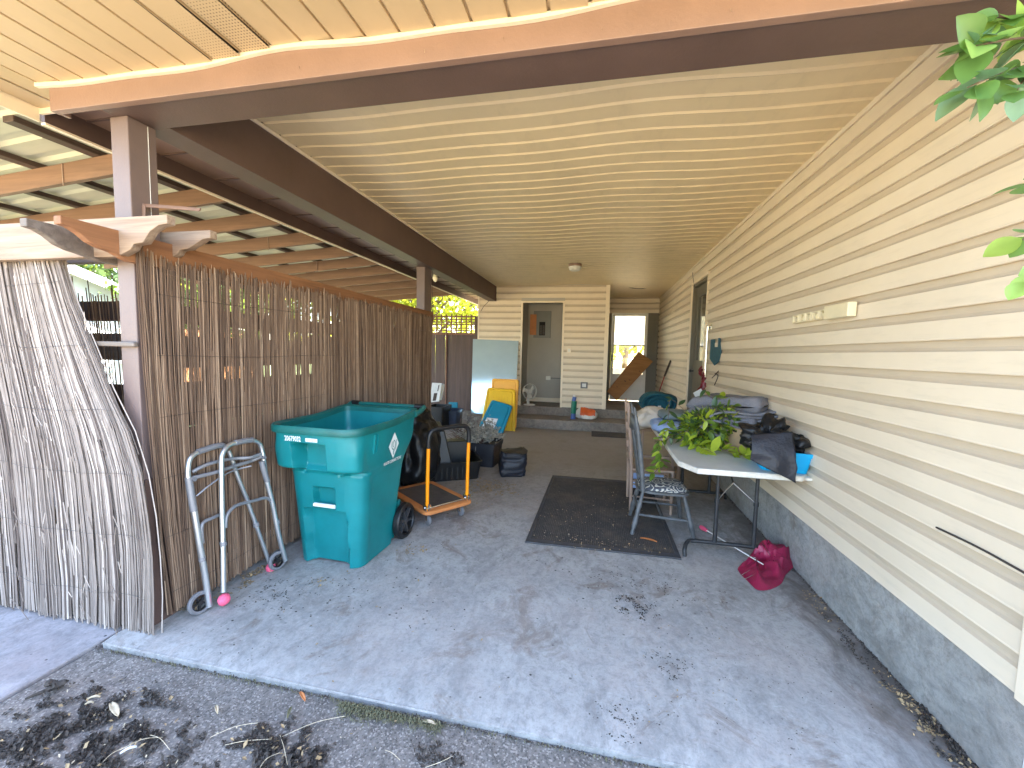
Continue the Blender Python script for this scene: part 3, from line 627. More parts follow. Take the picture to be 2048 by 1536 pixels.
# ================================================================== LEFT: pergola timbers over the reed screens
def scroll_tail(x, y0, y1, zt, depth):   # rafter along Y with an ogee cut tail at y0
    return None
t = thing('trellis_beam', 'stained timber beam with a scroll cut tail running back above the reed screen', 'beam', (-2.40, 3.5, 1.9))
def tail_poly(y0, y1, zt, zb):
    P = [(y0, zt), (y0, zt - .035), (y0 + .03, zt - .038), (y0 + .065, zt - .055), (y0 + .10, zt - .083), (y0 + .14, zt - .098), (y0 + .19, zt - .106), (y0 + .23, zb + .01), (y0 + .26, zb), (y1, zb), (y1, zt)]
    return P
mb = MB(); mb.prism(tail_poly(1.345, 5.36, 2.035, 1.90), 0, -2.274, -2.234); obj('beam_body', mb, 'rafter_y', t, bevel=.003)
t = thing('outer_trellis_beam', 'weathered timber beam with a scroll cut tail, outermost beside the near post', 'beam', (-2.6, 3, 1.9))
mb = MB(); mb.prism(tail_poly(1.325, 5.3, 2.025, 1.90), 0, -2.432, -2.392); obj('beam_body', mb, 'greywood', t, bevel=.003)
def xtail(x0, x1, zt, zb):
    return [(x0, zt), (x0, zb), (x1 - .30, zb), (x1 - .22, zb + .03), (x1 - .20, zb + .055), (x1 - .145, zb + .06), (x1 - .10, zt - .07), (x1 - .05, zt - .045), (x1, zt - .04), (x1, zt)]
mb = MB(); mb.prism(xtail(-4.2, -1.95, 2.095, 1.915), 1, 1.56, 1.60)
one('front_trellis_board', mb, 'pine', 'pale weathered pine board with a scroll cut end crossing in front of the near post', 'board', bevel=.003)
mb = MB(); mb.prism(xtail(-4.2, -1.99, 2.10, 1.95), 1, 1.81, 1.85)
one('rear_trellis_board', mb, 'pine', 'pale pine board with a scroll cut end just behind the near post', 'board', bevel=.003)

# ------------------------------------------------------------------ patio cover: rafters, purlins, corrugated sheet
t = thing('patio_cover', 'lean-to patio cover of stained rafters under corrugated translucent sheets, left of the side beam', 'patio cover', (-4.4, 5, 2.6))
SL = .073
def zr(x): return 2.757 + SL * (x + 2.955)
RY = [2.4, 3.03, 3.66, 4.34, 4.98, 5.55, 6.15, 6.75, 7.4, 8.05, 8.7]
src = None
for y in RY:
    if src is None:
        mb = MB(); mb.prism([(-6.5, zr(-6.5)), (-2.956, zr(-2.956)), (-2.956, zr(-2.956) + .142), (-6.5, zr(-6.5) + .142)], 1, y, y + .04)
        src = obj('rafter', mb, 'rafter', t, bevel=.003)
    else: inst('rafter', src, t, (0, y - RY[0], .004 * RND.uniform(-1, 1)))
for x in [-3.03, -3.62, -4.22, -4.82, -5.42, -6.0, -6.45]:
    mb = MB(); mb.box((x - .045, 1.95, zr(x) + .146), (x + .045, 9.0, zr(x) + .184)); obj('purlin', mb, 'purlin', t, bevel=.003)
mb = MB(); mb.box((-2.985, 1.72, 2.69), (-2.953, 9.0, 2.755)); obj('ledger', mb, 'dbrown', t)
def corr(ya, yb_, name):
    mb = MB(); n = int((yb_ - ya) / .23); P = []
    for i in range(n):
        y = ya + i * .23; P += [(y, 0), (y + .13, 0), (y + .152, .022), (y + .208, .022)]
    P.append((ya + n * .23, 0))
    vs = []; fs = []
    for (y, h) in P:
        for x in (-6.9, -4.9, -2.96): vs.append((x, y, zr(x) + .188 + h))
    for i in range(len(P) - 1):
        for j in (0, 1): a = i * 3 + j; fs.append((a, a + 1, a + 4, a + 3))
    mb.add(vs, fs); obj(name, mb, 'sheet', t)
ys = 1.5
while ys < 9.0: corr(ys, ys + .925, 'roof_sheet'); ys += .92
for px_, py_ in ((131, 320), (207, 405), (316, 395), (599, 478)):
    pass
for y in (RY[0], RY[1], RY[3], RY[5]):
    xx = -3.9 - .35 * RND.random(); mb = MB(); mb.tube([(xx, y - .004, zr(xx) + .14), (xx + .003, y - .005, zr(xx) - .02)], .0035, 5); obj('string', mb, 'natwood', t)
for x, y in ((-6.4, 2.5), (-6.4, 5.7), (-6.4, 8.8)):
    mb = MB(); mb.box((x - .045, y, 0), (x + .045, y + .09, zr(x))); obj('post', mb, 'rafter_y', t, bevel=.003)

# ------------------------------------------------------------------ reed screens
def reed(mb, pts, r, n=4):
    mb.t = min(1, max(0, RND.gauss(.45, .25))); mb.tube(pts, r, n, 1., False)
t = thing('reed_screen', 'long brown reed screen hanging behind the bins on the left of the carport', 'reed screen', (-2.33, 3.5, 0))
mb = MB(); y = 1.64
while y < 5.29:
    dense = sstep(1.9, 3.4, y)
    for lay in range(2 if RND.random() < .35 + .6 * dense else 1):
        yy = y + RND.uniform(-.004, .004); top = lerp(1.935, 1.955, sstep(1.7, 5.4, y)) + RND.gauss(0, .018) + (.03 if y < 1.70 else 0); bot = .03 + RND.random() * .02
        if RND.random() < .06: top -= RND.uniform(.1, .8)
        xx = -2.221 + .007 * math.sin(y * 7) + RND.uniform(-.006, .006) - lay * .010
        lean = RND.gauss(0, .035) if RND.random() < .3 else RND.gauss(0, .012); k1 = .075 * sstep(1.95, 1.64, y)
        bow = .010 * math.sin(y * 2.1); ph = RND.uniform(0, 6)
        P = [(xx + RND.uniform(-.003, .003) + bow * math.sin(math.pi * q), yy + lean * (q - .5) + k1 * (1 - q) ** 2 + .003 * math.sin(q * 9 + ph), lerp(bot, top, q)) for q in (0, .22, .45, .68, .86, 1)]
        reed(mb, P, RND.uniform(.0019, .0038))
    y += lerp(.0037, .0034, dense) * RND.uniform(.5, 1.5)
obj('reeds', mb, 'reed', t, tint=True, kind='stuff')
for z in (.16, .48, .8, 1.12, 1.44, 1.76):
    mb = MB(); mb.tube([(-2.2145 + .007 * math.sin(q * 7), q, z + .006 * math.sin(q * 5 + z * 4)) for q in [1.70 + .1 * k for k in range(36)]], .0009, 4); obj('binding_wire', mb, 'cable', t)

t = thing('front_reed_screen', 'grey weathered reed screen bellying out beside the near post at the far left', 'reed screen', (-3.2, 1.6, 0))
mb = MB()
def edge(z):        # right-hand border of the sagging panel
    T = [(1.92, -2.70), (1.82, -2.66), (1.62, -2.575), (1.47, -2.50), (1.22, -2.375), (1.02, -2.26), (.82, -2.205), (.5, -2.18), (.25, -2.19), (-.02, -2.225)]
    for (za, xa), (zb, xb) in zip(T, T[1:]):
        if za >= z >= zb: return lerp(xa, xb, (za - z) / (za - zb))
    return T[0][1] if z > T[0][0] else T[-1][1]
for lay in range(3):
    s = 0.
    while s < 1.9:
        j = RND.gauss(0, .03) if RND.random() < .25 else RND.gauss(0, .01); top = 1.925 + RND.gauss(0, .022) - (.05 if RND.random() < .1 else 0); bot = -.015 + RND.random() * .03
        wob = RND.uniform(-.004, .004); P = []; ly = lay * .012 + RND.uniform(0, .008)
        hi = top if RND.random() > .2 else RND.uniform(.4, 1.6); lo = bot if RND.random() > .2 else RND.uniform(.2, 1.2)
        if hi - lo < .3: hi = lo + .4
        for q in [k / 9 for k in range(10)]:
            z = lerp(lo, hi, q); e = edge(z); base = -2.30
            f = math.exp(-s * 1.25); xx = lerp(base - s * .98, e - s * .86, f) - s * .0 + j * (1 - q) + .004 * math.sin(z * 14 + s * 50)
            belly = -.02 * math.sin(math.pi * min(1, max(0, z / 1.9))) * f
            P.append((xx, 1.60 + belly + ly + .006 * math.sin(s * 16) + wob, z))
        reed(mb, P, RND.uniform(.0026, .0048)); s += .0068 * RND.uniform(.6, 1.4)
obj('reeds', mb, 'reedgrey', t, tint=True, kind='stuff')
mb = MB()
for k in range(160):       # loose frayed ends
    s = RND.random() * 1.2; z = RND.random() * 1.7; x = lerp(-2.3 - s, edge(z) - s, .5) - .02; a = RND.gauss(0, .25); L_ = RND.uniform(.03, .1)
    mb.t = RND.random(); mb.tube([(x, 1.545, z), (x + L_ * math.sin(a), 1.535, z + L_ * math.cos(a))], .002, 4, 1, False)
obj('loose_reeds', mb, 'reedgrey', t, tint=True, kind='stuff')
for z in (.2, .52, .84, 1.16, 1.48, 1.8):
    mb = MB(); mb.tube([(lerp(edge(z) - .01, -4.2, q), 1.588 - .02 * math.sin(math.pi * z / 1.9) * math.exp(-q * 1.9) + .012 * math.sin(q * 30), z + .01 * math.sin(q * 14 + z)) for q in [k / 30 for k in range(31)]], .0009, 4); obj('binding_wire', mb, 'cable', t)
t = thing('inner_reed_screen', 'sparse leaning reeds behind the near post, seen between the two screens', 'reed screen', (-2.8, 1.9, 0))
mb = MB(); x = -3.9
while x < -2.42:
    z1 = 1.78 + RND.gauss(0, .05); ln = .1 * RND.random(); reed(mb, [(x + .12, 1.93, .02), (x + .05 + RND.uniform(-.01, .01), 1.93, .9), (x - ln * .3, 1.93, z1)], RND.uniform(.0025, .004)); x += RND.uniform(.006, .026)
obj('reeds', mb, 'reed', t, tint=True, kind='stuff')

# wood rail fence that carries the long screen
t = thing('rail_fence', 'dark brown board fence standing behind the long reed screen', 'fence', (-2.5, 3.5, 0))
for y in (1.98, 2.24, 2.82, 3.9, 4.9):
    mb = MB(); mb.box((-2.52, y - .04, 0), (-2.45, y + .04, 1.905)); obj('post', mb, 'fence', t, bevel=.004)
for za, zb in ((1.635, 1.745), (1.36, 1.56), (.99, 1.27), (.68, .98), (.36, .67), (.03, .35)):
    mb = MB(); mb.box((-2.56, 1.9, za), (-2.535, 5.45, zb)); obj('board', mb, 'fence_y', t, bevel=.004)
mb = MB(); mb.box((-2.56, 3.3, 1.0), (-2.535, 5.45, 1.62)); obj('board', mb, 'fence_y', t, bevel=.004)
t = thing('side_rail_fence', 'brown and grey rails spanning left of the near post behind the grey screen', 'fence', (-3.2, 2.0, 0))
for za, zb, m in ((1.66, 1.76, 'fence'), (1.42, 1.565, 'greywood'), (1.04, 1.25, 'fence'), (.6, .85, 'fence'), (.1, .4, 'fence')):
    mb = MB(); mb.box((-4.4, 1.98, za - .02), (-2.45, 2.01, zb)); obj('board', mb, m, t, bevel=.004)

# ------------------------------------------------------------------ gate fence at the far end
YG = 8.9
t = thing('gate_fence', 'dark brown board gate with a lattice top at the far end of the reed screen', 'gate', (-3.2, YG, .17))
xb = -3.78; k = 0; wds = [.118, .118, .115, .13, .118, .118, .12, .105, .09]
for i, wd in enumerate(wds + [.09]):
    if xb > -2.74: break
    mb = MB(); mb.box((xb, YG, .17), (xb + wd, YG + .02, 1.92)); 
    lean = RND.uniform(-.004, .004); mb.move(lambda p: V((p.x + lean * (p.z - .2) + .0025 * math.sin(p.z * 40), p.y + RND.uniform(-.003, .003), p.z)))
    obj('board', mb, 'fence', t); xb += wd + (.006 if i % 2 == 0 else .0025)
mb = MB(); mb.box((-3.395, YG - .03, .17), (-3.37, YG - .001, 1.93)); obj('centre_stile', mb, 'lattice', t, bevel=.003)
mb = MB(); mb.box((-3.80, YG - .016, 1.88), (-2.70, YG - .001, 1.93)); obj('rail', mb, 'lattice', t, bevel=.003)
mb = MB(); mb.box((-3.80, YG - .016, 2.275), (-2.70, YG - .0, 2.31)); obj('rail', mb, 'lattice', t, bevel=.003)
for i in range(9):
    x = -3.76 + i * .118; mb = MB(); mb.box((x, YG - .012, 1.931), (x + .034, YG - .004, 2.34)); obj('lattice_slat', mb, 'lattice', t)
for z in (1.965, 2.02, 2.10, 2.155, 2.215):
    mb = MB(); mb.box((-3.80, YG - .003, z), (-2.70, YG + .006, z + .024)); obj('lattice_slat', mb, 'lattice', t)
mb = MB(); mb.box((-2.72, YG - .03, .0), (-2.63, YG + .06, 2.30)); obj('post', mb, 'fence', t, bevel=.004)

# orange timber wall and pale shed beyond the yard
mb = MB(); mb.box((-9.0, 7.2, 0), (-8.9, 9.4, 1.85)); one('orange_fence', mb, 'orangewall', 'sunlit orange timber fence glimpsed through the reeds across the yard', 'fence')

# ------------------------------------------------------------------ neighbour house
t = thing('neighbour_house', 'pale neighbouring house with a sloping white eave behind the grey reed screen', 'house', (-15, 8, 0))
def nbx(px_, py_, X): return at(px_, py_, 0, X)
e1 = nbx(120, 520, -13.6); e2 = nbx(252, 577, -13.6)
dy = e2.y - e1.y; slope = (e2.z - e1.z) / dy
ya_, yb2 = e1.y - 5.0, e2.y + 2.5
def ez(y): return e1.z + slope * (y - e1.y)
mb = MB(); mb.prism([(ya_, 0), (yb2, 0), (yb2, ez(yb2) - .1), (ya_, ez(ya_) - .1)], 0, -18, -14.0); obj('wall', mb, 'nwall', t)
mb = MB(); mb.prism([(ya_ - .2, ez(ya_ - .2) - .22), (yb2 + .4, ez(yb2 + .4) - .22), (yb2 + .4, ez(yb2 + .4)), (ya_ - .2, ez(ya_ - .2))], 0, -13.66, -13.6); obj('fascia', mb, 'white', t)
mb = MB(); mb.prism([(ya_ - .2, ez(ya_ - .2) - .02), (yb2 + .4, ez(yb2 + .4) - .02), (yb2 + .4, ez(yb2 + .4) + .06), (ya_ - .2, ez(ya_ - .2) + .06)], 0, -18.4, -13.661); obj('roof', mb, 'nroof', t)
mb = MB(); mb.box((-13.999, 9.6, .9), (-13.93, 10.8, 2.0)); f_ = obj('window', mb, 'whitep', t); mb = MB(); mb.box((-13.93, 9.68, .98), (-13.92, 10.72, 1.92)); obj('pane', mb, 'pane', f_)

# ------------------------------------------------------------------ trees
def leafcloud(mb, c, R_, n, size, seed, squash=.8, stretch=None):
    r = random.Random(seed); cl = []
    for _ in range(max(6, n // 90)):
        d = V((r.gauss(0, 1), r.gauss(0, 1), r.gauss(0, 1) * squash)).normalized() * (R_ * r.random() ** .45); cl.append((V(c) + V((d.x, d.y, d.z * squash)), R_ * r.uniform(.16, .34)))
    for _ in range(n):
        q, rr = r.choice(cl); p = q + V((r.gauss(0, 1), r.gauss(0, 1), r.gauss(0, .8))) * rr * .6
        a = V((r.gauss(0, 1), r.gauss(0, 1), r.gauss(0, 1))).normalized(); b = a.orthogonal().normalized(); b = (b * math.cos(r.random() * 6) + a.cross(b) * math.sin(r.random() * 6)).normalized(); s_ = size * r.uniform(.6, 1.3)
        mb.t = min(1, max(0, r.gauss(.55, .25))); u = a * s_; v_ = b * s_ * .55
        mb.add([p - u, p + v_ + u * .1, p + u, p - v_ + u * .1], [(0, 1, 2, 3)])
def tree(name, label, x, y, h, R_, n, size, m, seed, tr=.16, group=None, low=.35):
    r = random.Random(seed); t = thing(name, label, 'tree', (x, y, 0), group)
    mb = MB(); top = V((x + r.uniform(-.4, .4), y + r.uniform(-.4, .4), h * .75)); sp = [V((x, y, -.05)), V((x + r.uniform(-.15, .15), y, h * .25)), V((x + r.uniform(-.25, .25), y, h * .5)), top]
    mb.tube(curve(sp, 4), [lerp(tr, tr * .3, i / 12) for i in range(13)], 9)
    for k in range(7):
        a = r.random() * 6.28; s0 = lerp(sp[1], sp[2], r.random()); e = s0 + V((math.cos(a), math.sin(a), .7)) * R_ * r.uniform(.5, .9)
        mb.tube(curve([s0, (s0 + e) / 2 + V((0, 0, .15)), e], 4), [lerp(tr * .42, tr * .1, i / 8) for i in range(9)], 6)
    obj('trunk', mb, 'bark', t, smooth=50)
    mb = MB(); leafcloud(mb, (x, y, h * (low + 1) / 2), R_, n, size, seed + 5, .85); obj('crown', mb, m, t, tint=True); return t
G = 'trees standing beyond the back fence'
TL = [('broad yellow-green tree directly behind the gate lattice', -5.6, 13.5, 6.2, 2.6, 9000, .085, 'leafbg', .15),
      ('bright lime tree right of the far post behind the gate', -3.9, 16.0, 7.2, 2.8, 8000, .095, 'leafbg', .17),
      ('thin trunked bright tree left of the far post', -8.2, 14.0, 6.6, 2.7, 8500, .09, 'leafbg', .14),
      ('darker green tree seen through the middle of the reed tops', -9.5, 9.0, 4.6, 2.0, 5000, .085, 'leafbg2', .14),
      ('yellow-green tree seen over the near end of the reed screen', -10.5, 11.0, 5.6, 2.0, 5500, .09, 'leafbg', .14),
      ('tall dappled tree rising behind the neighbouring house roof', -19.5, 14.0, 8.0, 3.6, 8000, .14, 'leafbg2', .2),
      ('round green tree far behind the neighbouring house', -22.0, 20.0, 8.5, 3.8, 6000, .16, 'leafbg', .2),
      ('small bushy tree behind the orange fence', -12.0, 10.4, 3.3, 1.2, 3000, .08, 'leafbg2', .1),
      ('tree framed in the window of the made-up room', 1.2, 18.5, 5.5, 2.8, 6000, .11, 'leafbg', .15)]
for i, (lb, x, y, h, R_, n, s_, m, tr) in enumerate(TL): tree('broadleaf_tree', lb, x, y, h, R_, n, s_, m, 40 + i * 3, tr, G)
mb = MB()
for i in range(16): leafcloud(mb, (-16 + i * 1.1, 20 + (i % 3) * 1.2, 1.6 + .5 * math.sin(i * 2.2)), 1.5, 1100, .12, 200 + i, .9)
o = obj('hedge_row', mb, 'leafbg', tint=True); o['kind'] = 'stuff'; o['label'] = 'far hedge of bright foliage behind the yard'; o['category'] = 'hedge'

# ================================================================== WASTE CART
def xf(o, deg):
    c, s_ = math.cos(rad(deg)), math.sin(rad(deg)); return lambda p: V((o[0] + p[0] * c - p[1] * s_, o[1] + p[0] * s_ + p[1] * c, o[2] + p[2]))
CO = (-1.778, 2.425, 0.004); CT = xf(CO, -2.5)
t = thing('waste_cart', 'large green wheeled waste cart standing open without a lid beside the walker', 'trash bin', CO)
def cw(z): return lerp(.245, .285, z / .7) if z < .69 else lerp(.325, .345, (z - .69) / .3)
def cy0(z):
    up = lerp(-.135, -.158, (z - .70) / .25) ; lo = lerp(0, -.035, z / .7); return lerp(lo, up, sstep(.655, .715, z))
def cy1(z): lo = lerp(.45, .55, z / .7); return lerp(lo, .655 + .05 * (z - .75), sstep(.66, .82, z))
def cwid(z): return lerp(.255, .332, z) - .012 * sstep(.70, .60, z)
def fdisp(u, z):
    d = 0
    if z > .5:   # channel between the two upper lobes, closes the overhang back to the lower wall
        k_ = (sstep(-.150, -.128, u) - sstep(.085, .115, u)) * sstep(.89, .865, z) ; d += k_ * (-.012 - cy0(z)) * sstep(.655, .715, z) * .92
    d += .055 * (sstep(-.088, -.080, u) - sstep(.080, .088, u)) * sstep(.560, .545, z) * sstep(.36, .372, z)
    if z < .70: d -= .045 * (sstep(.135, .175, abs(u))) * sstep(.665, .655, z)
    if .64 < z < .72: d += .035 * sstep(.11, .15, abs(u)) * sstep(.652, .664, z) * sstep(.708, .69, z)
    lo = (sstep(-.165, -.145, u) - sstep(.145, .165, u)) * sstep(.402, .392, z); d = max(d, .06 * lo)
    return d
def cloop(z, inset=0., feat=True, w_=None):
    col_ = -.045 * sstep(.665, .655, z) + .035 * sstep(.652, .664, z) * sstep(.708, .69, z)
    lob = .030 * sstep(.655, .70, z) * sstep(.95, .80, z)
    W_ = cwid(z) - inset; a = cy0(z) + inset; b = cy1(z) - inset; r = .125; P = []
    nF = 74
    for i in range(nF + 1):
        u = lerp(-W_ + r, W_ - r, i / nF); P.append((u, a + (fdisp(u, z) if feat else 0), z))
    for k in range(1, 13):
        th = -math.pi / 2 + k * math.pi / 26; u = W_ - r + r * math.cos(th); w_k = (1 - k / 13)
        P.append((u + (lob - col_ * .45) * (1 - abs(k / 13 * 2 - 1)), a + r + r * math.sin(th) + (fdisp(u, z) * w_k if feat else 0), z))
    for i in range(13): P.append((W_, lerp(a + r, b - .045, i / 12), z))
    for k in range(1, 6): th = k * math.pi / 12; P.append((W_ - .045 + .045 * math.cos(th), b - .045 + .045 * math.sin(th), z))
    for i in range(13): P.append((lerp(W_ - .045, -W_ + .045, i / 12), b, z))
    for k in range(1, 6): th = math.pi / 2 + k * math.pi / 12; P.append((-W_ + .045 + .045 * math.cos(th), b - .045 + .045 * math.sin(th), z))
    for i in range(13): P.append((-W_, lerp(b - .045, a + r, i / 12), z))
    for k in range(1, 13):
        th = math.pi + k * math.pi / 26; u = -W_ + r + r * math.cos(th)
        P.append((u - (lob - col_ * .45) * (1 - abs(k / 13 * 2 - 1)), a + r + r * math.sin(th) + (fdisp(u, z) * k / 13 if feat else 0), z))
    return P
def arch(u, z): return z + (.012 * sstep(.15, .10, abs(u)) if z < .02 else 0)
mb = MB(); zz = [0, .012, .03] + [.05 + .0115 * k for k in range(79)] + [.965]
def rimz(p): return p[2] + .035 * sstep(.25, .72, p[1]) * sstep(.5, .95, p[2])
loops = [[CT((p[0], p[1], rimz((p[0], p[1], arch(p[0], p[2]))))) for p in cloop(z)] for z in zz]
zin = [.965, .8, .6, .3, .1]
loops += [[CT((p[0], p[1], rimz(p))) for p in cloop(z, .008 if z > .9 else .012, False)] for z in zin[1:]] if False else []
mb.loft(loops, cap=False)
lin = [[CT((p[0], p[1], rimz(p))) for p in cloop(z, .010, True)] for z in zz[::-1] if z >= .05]
mb.loft(lin, cap=False); n_ = len(lin[-1]); b0 = len(mb.v) - n_; mb.f.append(tuple(range(b0, b0 + n_))); mb.mi.append(0)
mb.f.append(tuple(range(n_ - 1, -1, -1))); mb.mi.append(0)
obj('body', mb, 'green', t, smooth=38)
mb = MB()
def rimloop(off, z): return [CT((p[0], p[1], z + .035 * sstep(.25, .72, p[1]))) for p in [(q[0] * (1 + off / .34), q[1] + (off if q[1] > .3 else -off) * 1., 0) for q in cloop(.95, 0, False)]]
mb.loft([rimloop(.002, .945), rimloop(.018, .948), rimloop(.021, .96), rimloop(.020, .985), rimloop(.014, .997), rimloop(.0, .994), rimloop(-.014, .985), rimloop(-.016, .95)], cap=False)
obj('rim', mb, 'greend', t, smooth=50)
for sx in (-1, 1):      # handle arms reaching back past the rim
    mb = MB(); P = [(sx * .345, .60, .990), (sx * .345, .70, 1.005), (sx * .345, .765, 1.03)]
    mb.tube([CT(p) for p in P], [.022, .022, .02], 8); obj('handle_arm', mb, 'greend', t, smooth=50)
mb = MB(); mb.tube([CT((x, .765, 1.03)) for x in (-.35, -.2, 0, .2, .35)], .017, 10); obj('handle_bar', mb, 'greend', t, smooth=50)
for x in (-.30, .30):
    mb = MB(); a = CT((x - .035, .765, 1.03)); b = CT((x + .035, .765, 1.03)); mb.cyl(a, b, .025, 12); obj('hinge', mb, 'blackp', t, smooth=50)
mb = MB(); mb.tube([CT((-.083, .0 - .018, .432)), CT((.083, .0 - .018, .432))], .0135, 10); obj('lift_bar', mb, 'white', t, smooth=50)
def pat(u, z, off=.003): return CT((u, cy0(z) + fdisp(u, z) - off, z))
def sid(y, z, off=.003): return CT((cwid(z) + off, y, z))
for yy in (.06, .095):
    mb = MB(); 
    for (za, zb) in ((.80, .925),): mb.add([sid(yy, za, .001), sid(yy, zb, .002), sid(yy, zb, .016), sid(yy, za, .012), sid(yy + .010, za, .001), sid(yy + .010, zb, .002), sid(yy + .010, zb, .016), sid(yy + .010, za, .012)], [(0, 1, 2, 3), (7, 6, 5, 4), (0, 4, 5, 1), (1, 5, 6, 2), (2, 6, 7, 3), (3, 7, 4, 0)])
    obj('rib', mb, 'green', t)
tm = textmesh('20679032', .052, bold=True); tm.move(lambda p: CT((-.125 + p.x * .60, cy0(.897 + p.y * .9) - .003, .897 + p.y * .9))); obj('serial_number', tm, 'white', t)
mb = MB(); r_ = random.Random(3); x = -.025
while x < .06: wd = r_.choice((.0022, .0035, .005)); mb.add([CT((x, cy0(.93) - .004, .900)), CT((x + wd, cy0(.93) - .004, .900)), CT((x + wd, cy0(.93) - .004, .924)), CT((x, cy0(.93) - .004, .924))], [(0, 1, 2, 3)]); x += wd + r_.choice((.0012, .0016, .0022))
obj('barcode', mb, 'white', t)
# emblem on the side: a diamond with a curled figure cut in green, lettering below
EY, EZ = .33, .80
def emb(a, b, off): return sid(EY + a, EZ + b, off)
mb = MB(); mb.add([emb(-.070, 0, .003), emb(0, -.098, .003), emb(.070, 0, .003), emb(0, .098, .003)], [(0, 1, 2, 3)]); obj('emblem', mb, 'white', t)
mb = MB()
for pts in ([(-.030, .032), (-.030, .0), (-.022, -.022), (-.004, -.03), (.012, -.022), (.018, -.002), (.014, .02), (0, .036), (-.012, .024), (-.014, .0), (-.006, -.014)], [(.030, .036), (.030, -.004), (.022, -.03), (.006, -.045), (.004, -.07)], [(-.004, -.03), (-.006, -.07)]):
    c2 = curve([(p[0], p[1], 0) for p in pts], 4)
    for a, b in zip(c2, c2[1:]):
        d = (b - a).normalized(); n2 = V((-d.y, d.x, 0)) * .0034; a_ = a - d * .001; b_ = b + d * .001
        mb.add([emb(*(a_ + n2)[:2], .0045), emb(*(a_ - n2)[:2], .0045), emb(*(b_ - n2)[:2], .0045), emb(*(b_ + n2)[:2], .0045)], [(0, 1, 2, 3)])
obj('emblem_lines', mb, 'green', t)
tm = textmesh('WASTE CONNECTIONS', .034, bold=True); tm.move(lambda p: sid(EY + p.x * .66, EZ - .128 + p.y * .95, .0035)); obj('lettering', tm, 'white', t)
for sx in (1, -1):
    wc = CT((sx * .285, .545, .140)); axd = (CT((1, 0, 0)) - CT((0, 0, 0))).normalized(); t2 = None
    mb = MB(); mb.lathe(wc, [(.095, -.026), (.132, -.026), (.140, -.016), (.140, .016), (.132, .026), (.112, .028), (.108, .018), (.103, .018), (.103, -.026)], 36, axd * sx, True); wh = obj('wheel', mb, 'blackp', t, smooth=35)
    mb = MB(); mb.lathe(wc, [(.005, .024), (.026, .022), (.028, .0), (.028, -.02), (.005, -.021)], 16, axd * sx)
    up = V((0, 0, 1)); fw_ = axd.cross(up)
    for k in range(6):
        a = k * math.pi / 3 + .3; d = up * math.cos(a) + fw_ * math.sin(a); mb.obox(wc + axd * sx * .006 + d * .068, d * .040, axd * .012, axd.cross(d) * .008)
    obj('hub', mb, 'hubgrey', wh, smooth=35)
mb = MB(); mb.cyl(CT((-.27, .545, .140)), CT((.27, .545, .140)), .012, 10); obj('axle', mb, 'blackmetal', t)
mb = MB(); mb.add([CT(p) for p in ((-.24, .42, .03), (.24, .42, .03), (.24, .53, .30), (-.24, .53, .30), (-.24, .47, .03), (.24, .47, .03), (.24, .57, .30), (-.24, .57, .30))], [(0, 1, 2, 3), (7, 6, 5, 4), (0, 4, 5, 1), (1, 5, 6, 2), (2, 6, 7, 3), (3, 7, 4, 0)]); obj('axle_bracket', mb, 'green', t)

# ================================================================== WALKER
t = thing('walker', 'folded aluminium walker with pink ball feet leaning on the reed screen beside the green cart', 'walker', (-2.12, 2.05, 0))
n0 = V((.994, 0, .105)).normalized()
def wp(x, y, o=0.): return atp(x, y, V((-2.09 + o, 2.0, 0)), n0)
def wtube(nm, pts, r, m, o=0., n=6, seg=10, par=None): 
    mb = MB(); mb.tube(curve([wp(*p, o) if len(p) == 2 else wp(p[0], p[1], o + p[2]) for p in pts], n), r, seg); return obj(nm, mb, m, par or t, smooth=50)
oA, oB = -.02, .045
wtube('frame_tube', [(386, 1010), (377, 960), (376, 935), (381, 916), (394, 905)], .0135, 'metal', oA)
wtube('frame_tube', [(457, 901), (466, 925), (478, 960), (496, 1003)], .0125, 'metal', oA)
wtube('hand_grip', [(396, 904), (420, 896), (442, 891), (454, 896)], .0175, 'gtube', oA)
wtube('leg', [(386, 1008), (398, 1082), (410, 1150), (419, 1213)], [.0165] * 19, 'metal', oA)
wtube('leg_sleeve', [(377, 955), (384, 1000), (388, 1022)], .0185, 'gtube', oA)
wtube('leg', [(494, 1000), (512, 1050), (527, 1092), (538, 1124)], .0125, 'metal', oA)
wtube('frame_tube', [(444, 1010), (443, 930), (445, 908), (456, 892), (470, 886)], .0135, 'metal', oB)
wtube('frame_tube', [(505, 880), (518, 886), (524, 900), (529, 930), (534, 966)], .0135, 'metal', oB)
wtube('hand_grip', [(470, 886), (488, 882), (505, 880)], .0175, 'gtube', oB)
wtube('leg', [(444, 1010), (446, 1090), (447, 1184)], .0135, 'metal', oB)
wtube('leg_sleeve', [(523, 922), (530, 948), (535, 964)], .0175, 'gtube', oB)
wtube('leg', [(534, 964), (546, 1012), (557, 1068), (571, 1121)], .0155, 'metal', oB)
for p, o, nn in (((404, 1118), oA, 1), ((446, 1087), oB, 1), ((511, 1049), oA, 1), ((553, 1044), oB, 1)):
    a = wp(p[0], p[1] - 4, o); b = wp(p[0] + (1 if p[0] < 450 else 2), p[1] + 4, o); mb = MB(); mb.cyl(a, b, .0175, 12); obj('collar', mb, 'gtube', t, smooth=50)
wtube('cross_tube', [(384, 944, oA), (410, 931), (440, 922), (470, 917), (500, 915, oB), (522, 908, oB)], .010, 'gtube', .0)
wtube('cross_tube', [(385, 956, oA), (430, 945), (470, 932), (505, 921), (524, 912, oB)], .011, 'gtube', .01)
wtube('strap', [(393, 992, oA), (420, 970), (452, 948), (478, 938), (503, 932, oB)], .005, 'gtube', .02)
